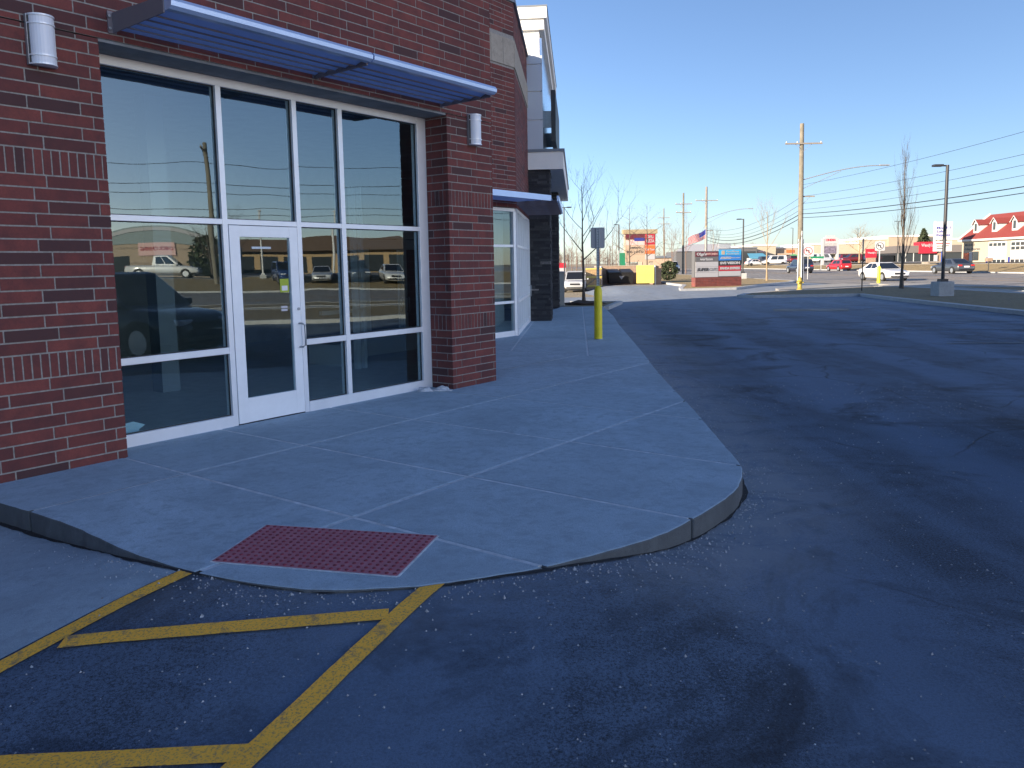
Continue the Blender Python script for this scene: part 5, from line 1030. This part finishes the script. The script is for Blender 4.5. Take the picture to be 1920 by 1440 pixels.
# red roofed lube building, front along the road
o = empty('red_roofed_garage', (62.7, 110.0, .95), R(-90), 'cream oil change garage with a steep red roof and white dormers', 'building')
REDR = mat('red shingle roof', (.20, .035, .03), .8, var=.12, vs=8); LB = 34.0
bx(o, 'wall', CREAM, 0, LB, 0, 12, -.6, 2.95); bx(o, 'fascia', M['white'], -.3, LB+.3, -.45, 0, 2.95, 3.2)
q = MB(); P = [(-.45, 3.2), (3.9, 6.6), (8.1, 6.6), (12.4, 3.2)]; q.add([(-.25, y, z) for y, z in P]+[(LB+.25, y, z) for y, z in P], [(0, 1, 2, 3), (7, 6, 5, 4), (0, 4, 5, 1), (1, 5, 6, 2), (2, 6, 7, 3)]); q.build('roof', REDR, o)
q = MB(); q.tube([(-.28, -.5, 3.15), (-.28, 3.9, 6.66)], .16, 4); q.build('rake_board', M['white'], o)
for k in range(8):
    xc = 2.1+k*4.15; d = MB(); y0, zb, zt = .55, 4.05, 5.25
    d.box(xc-.5, xc+.5, y0, 2.6, zb, zt); dm_ = d.build('dormer', M['white'], o)
    d = MB(); d.add([(xc-.72, y0-.15, zt-.12), (xc, y0-.15, zt+.62), (xc+.72, y0-.15, zt-.12), (xc-.72, 3.2, zt-.12), (xc, 3.6, zt+.62), (xc+.72, 3.2, zt-.12), (xc-.55, y0-.15, zt-.1), (xc, y0-.15, zt+.45), (xc+.55, y0-.15, zt-.1)], [(0, 1, 4, 3), (1, 2, 5, 4)]); d.build('dormer_roof', REDR, dm_)
    d = MB(); d.add([(xc-.5, y0-.02, zt), (xc+.5, y0-.02, zt), (xc, y0-.02, zt+.48)], [(0, 1, 2)]); d.tube([(xc-.74, y0-.17, zt-.14), (xc, y0-.17, zt+.62), (xc+.74, y0-.17, zt-.14)], .07, 4); d.build('gable_trim', M['white'], dm_)
    bx(dm_, 'pane', DKG, xc-.26, xc+.26, y0-.03, y0, zb+.25, zt+.05)
bx(o, 'shop_window', F_['orange'], .5, 1.7, -.05, 0, .3, 1.4); bx(o, 'poster', F_['white'], 1.9, 2.6, -.05, 0, .3, 1.5); bx(o, 'shop_window', DKG, 2.8, 4.0, -.05, 0, .35, 1.55); text('Mobil 1', .42, F_['grey'], o, (1.9, -.03, 2.45), 2.2, bold=.01); text('Lube Express', .42, F_['grey'], o, (2.5, -.03, 1.9), 3.6, bold=.01)
LGT = flat('poster behind glass', (.40, .43, .46))
for k in range(6):
    x0 = 6.2+k*4.6; g_ = bx(o, 'garage_door', M['white'], x0, x0+3.7, -.06, 0, -.1, 2.75)
    for r in range(5):
        for c in range(4): bx(g_, 'pane', DKG if r in (0, 4) or (r == 3 and k % 2) else LGT, x0+.12+c*.9, x0+.85+c*.9, -.075, -.06, .05+r*.53, .45+r*.53)
    bx(o, 'corner_guard', F_['navy'], x0-.35, x0-.12, -.12, 0, -.1, .75)
# burger restaurant and its road sign
o = empty('restaurant', (78.0, 160, .9), R(-8), 'dark fascia burger restaurant with a bright red entrance tower', 'building')
bx(o, 'wall', DKG, 0, 13, .3, 14, -.3, 2.0); bx(o, 'fascia', mat('bronze fascia', (.13, .115, .11), .6), -.2, 13, 0, 14, 1.9, 3.35); bx(o, 'red_tower', F_['red'], 4.2, 7.5, -.5, 3, 1.75, 4.05)
for k in range(5): bx(o, 'window_mullion', M['white'], .3+k*1.5, .42+k*1.5, .22, .3, 0, 1.9)
bx(o, 'pillar', M['cmu'], 7.7, 8.5, -.3, .5, -.3, 1.8); text("Wendy's", .85, F_['white'], o, (5.55, -.56, 3.35), 2.1, bold=.02); bx(o, 'poster', F_['white'], 6.9, 7.6, -.6, -.5, 0, 1.4); bx(o, 'glass_porch', M['carglass'], -2.6, -.3, .5, 4, -.2, 1.5)
o = empty('restaurant_road_sign', (62.7, 139.5, .95), R(-4), 'red restaurant road sign on a brown base left of the white sedan', 'sign')
bx(o, 'cabinet', F_['red'], 0, 1.75, 0, .5, 1.0, 2.55); bx(o, 'base', M['cmu'], .1, 1.65, .05, .45, -.6, 1.0); text("Wendy's", .4, F_['white'], o, (.88, -.02, 1.85), 1.35, bold=.015)
o = empty('mailbox', (53.2, 88.0, .14), 0, 'dark roadside mailbox on a post right of the dark sedan', 'mailbox'); q = MB(); q.tube([(0, 0, 0), (0, 0, 1.1)], .05, 6); q.build('post', M['dark_metal'], o); bx(o, 'box', M['cmu'], -.35, .35, -.25, .25, 1.1, 1.5, bevel=.08)
# retaining wall before the restaurant
o = empty('retaining_wall', (61.0, 118, .5), R(-8), 'low sunlit tan block wall in front of the restaurant', 'wall')
for r in range(2):
    for k in range(14): bx(o, 'block', M['limestone'], k*.9+(r % 2)*.45, k*.9+.87+(r % 2)*.45, 0, .4, r*.34, r*.34+.32)
# ------------------------------------------------------------ things across the lot and the road that the storefront glass reflects
CARS['pickup'] = (5.7, 1.95, 1.85, 1.08, [(-.5,.5,.8,.86),(-.49,.42,1.06,.95),(-.3,.4,1.08,1),(0,.38,1.08,1),(.2,.38,1.08,1),(.38,.4,1.04,.98),(.47,.44,.98,.94),(.5,.5,.8,.86)], -.12, .24, -.09, .09, .82, .39)
car('suv', (6.9, 5.45, 0), R(128), 'dark blue suv in the shade, reflected in the lower left window pane', NAVY, 'cars reflected in the storefront glass', cat='suv')
CARS_K = CARS['suv']; CARS['suv'] = CARS['pickup']; car('suv', (63.5, -.6, H(63.5, 0)+.12), R(95), 'white pickup truck reflected in the left window pane', WHITE, 'cars reflected in the storefront glass', cat='truck', name='pickup_truck'); CARS['suv'] = CARS_K
for kd, x, y, rz, pc, lb in (('suv', 57.2, 9.6, 170, ('blue', (.02, .05, .16)), 'dark blue suv reflected beside the door handle'), ('sedan', 57.0, 12.6, 185, SILVER, 'silver car reflected in the narrow pane right of the door'), ('suv', 57.4, 15.4, 175, GRAPH, 'graphite suv reflected in the wide right pane'), ('sedan', 57.0, 18.4, 180, WHITE, 'white car reflected furthest right in the storefront')):
    car(kd, (x, y, H(x, y)+.1), R(rz), lb, pc, 'cars reflected in the storefront glass', cat='suv' if kd == 'suv' else 'car')
o = empty('check_cashing_shop', (78, 5.0, .95), R(-90), 'stucco shop with a white arched band, reflected in the left window pane', 'building')
TEAL = mat('teal grey stucco', (.22, .27, .28), .8); bx(o, 'wall', TANW, 0, 16, 0, 10, -.3, 3.4)
q = MB(); n = 20; P = [(16*k/n, 3.4+2.0*math.sin(math.pi*k/n)) for k in range(n+1)]; q.add([(x, -.1, z) for x, z in P]+[(x, 1.2, z) for x, z in P], [tuple(range(n+1)), tuple(range(n+1, 2*n+2))[::-1]]+[(k, n+1+k, n+2+k, k+1) for k in range(n)]); q.build('gable', TEAL, o)
q = MB(); q.add([(x, -.2, z-.55) for x, z in P]+[(x, -.2, z-.15) for x, z in P]+[(x, 0, z-.55) for x, z in P]+[(x, 0, z-.15) for x, z in P], [f for k in range(n) for f in ((k, k+1, n+2+k, n+1+k), (n+1+k, n+2+k, 3*n+4+k, 3*n+3+k), (2*n+2+k, 2*n+3+k, k+1, k))]); q.build('arched_band', F_['white'], o)
bx(o, 'sign_board', F_['pink'], 6.2, 9.6, -.16, -.1, 2.2, 3.5); text('CHECK CASHING', .5, F_['red'], o, (7.9, -.18, 2.85), 3.0, bold=.01); bx(o, 'shop_window', DKG, 10.5, 15, -.06, 0, .2, 2.2); bx(o, 'shop_window', DKG, .8, 5, -.06, 0, .2, 2.2)
o = empty('tan_plaza', (97, 27.0, .95), R(-90), 'low tan brick plaza with brown roof, reflected right of the door', 'building')
bx(o, 'wall', mat('tan brick', (.36, .25, .14), .85, var=.15, vs=3), 0, 24, 0, 12, -.3, 3.2); q = MB(); q.add([(-.6, -1.2, 3.0), (24.6, -1.2, 3.0), (23, 5, 5.0), (1, 5, 5.0), (23, 13, 3.0), (1, 13, 3.0)], [(0, 1, 2, 3), (3, 2, 4, 5), (1, 4, 2), (0, 3, 5)]); q.build('roof', mat('brown shingle', (.16, .10, .06), .85, var=.2, vs=4), o)
for k in range(7): bx(o, 'shop_window', DKG, .6+k*3.4, 3.2+k*3.4, -.06, 0, .2, 2.3)
utility_pole((57.5, 3.9, .3), 11.6, 'wooden utility pole with crossarm reflected in the pane above the door', ((11.0, 1.7),), None, (8.2, 1.4), .22)
for z, lb in ((11.1, 'highest overhead wire reflected in the upper panes'), (9.6, 'second overhead wire reflected in the upper panes'), (8.9, 'third overhead wire reflected in the upper panes'), (7.6, 'fourth overhead wire reflected in the upper panes'), (7.0, 'lowest overhead wire reflected in the upper panes')): o = wire((57.5, -45, z), (57.5, 70, z), .9, .03, lb); o['group'] = 'overhead wires reflected in the glass'
for i, (x, y, h, lb) in enumerate(((66, 3.0, 5.0, 'bushy bare tree reflected low in the door glass'), (70, 4.6, 6.0, 'bare tree reflected beside the door frame'))): tree((x, y, .95), h, lb, 300+i, .1, .2, .6, .5, 5, 2, 12)
evergreen((72, 2.6, .95), 4.2, 1.9, 'dark evergreen reflected in the middle of the door glass', 21, EG, n=1500, ls=.2)
for y, lb in ((7.6, 'white lamp post reflected in the narrow pane'), (13.8, 'white lamp post reflected in the wide right pane')): lamp_post((60, y, .5), 6.2, lb, base=.3, bz=.7, r=.09, m='white', heads=(0, 180))
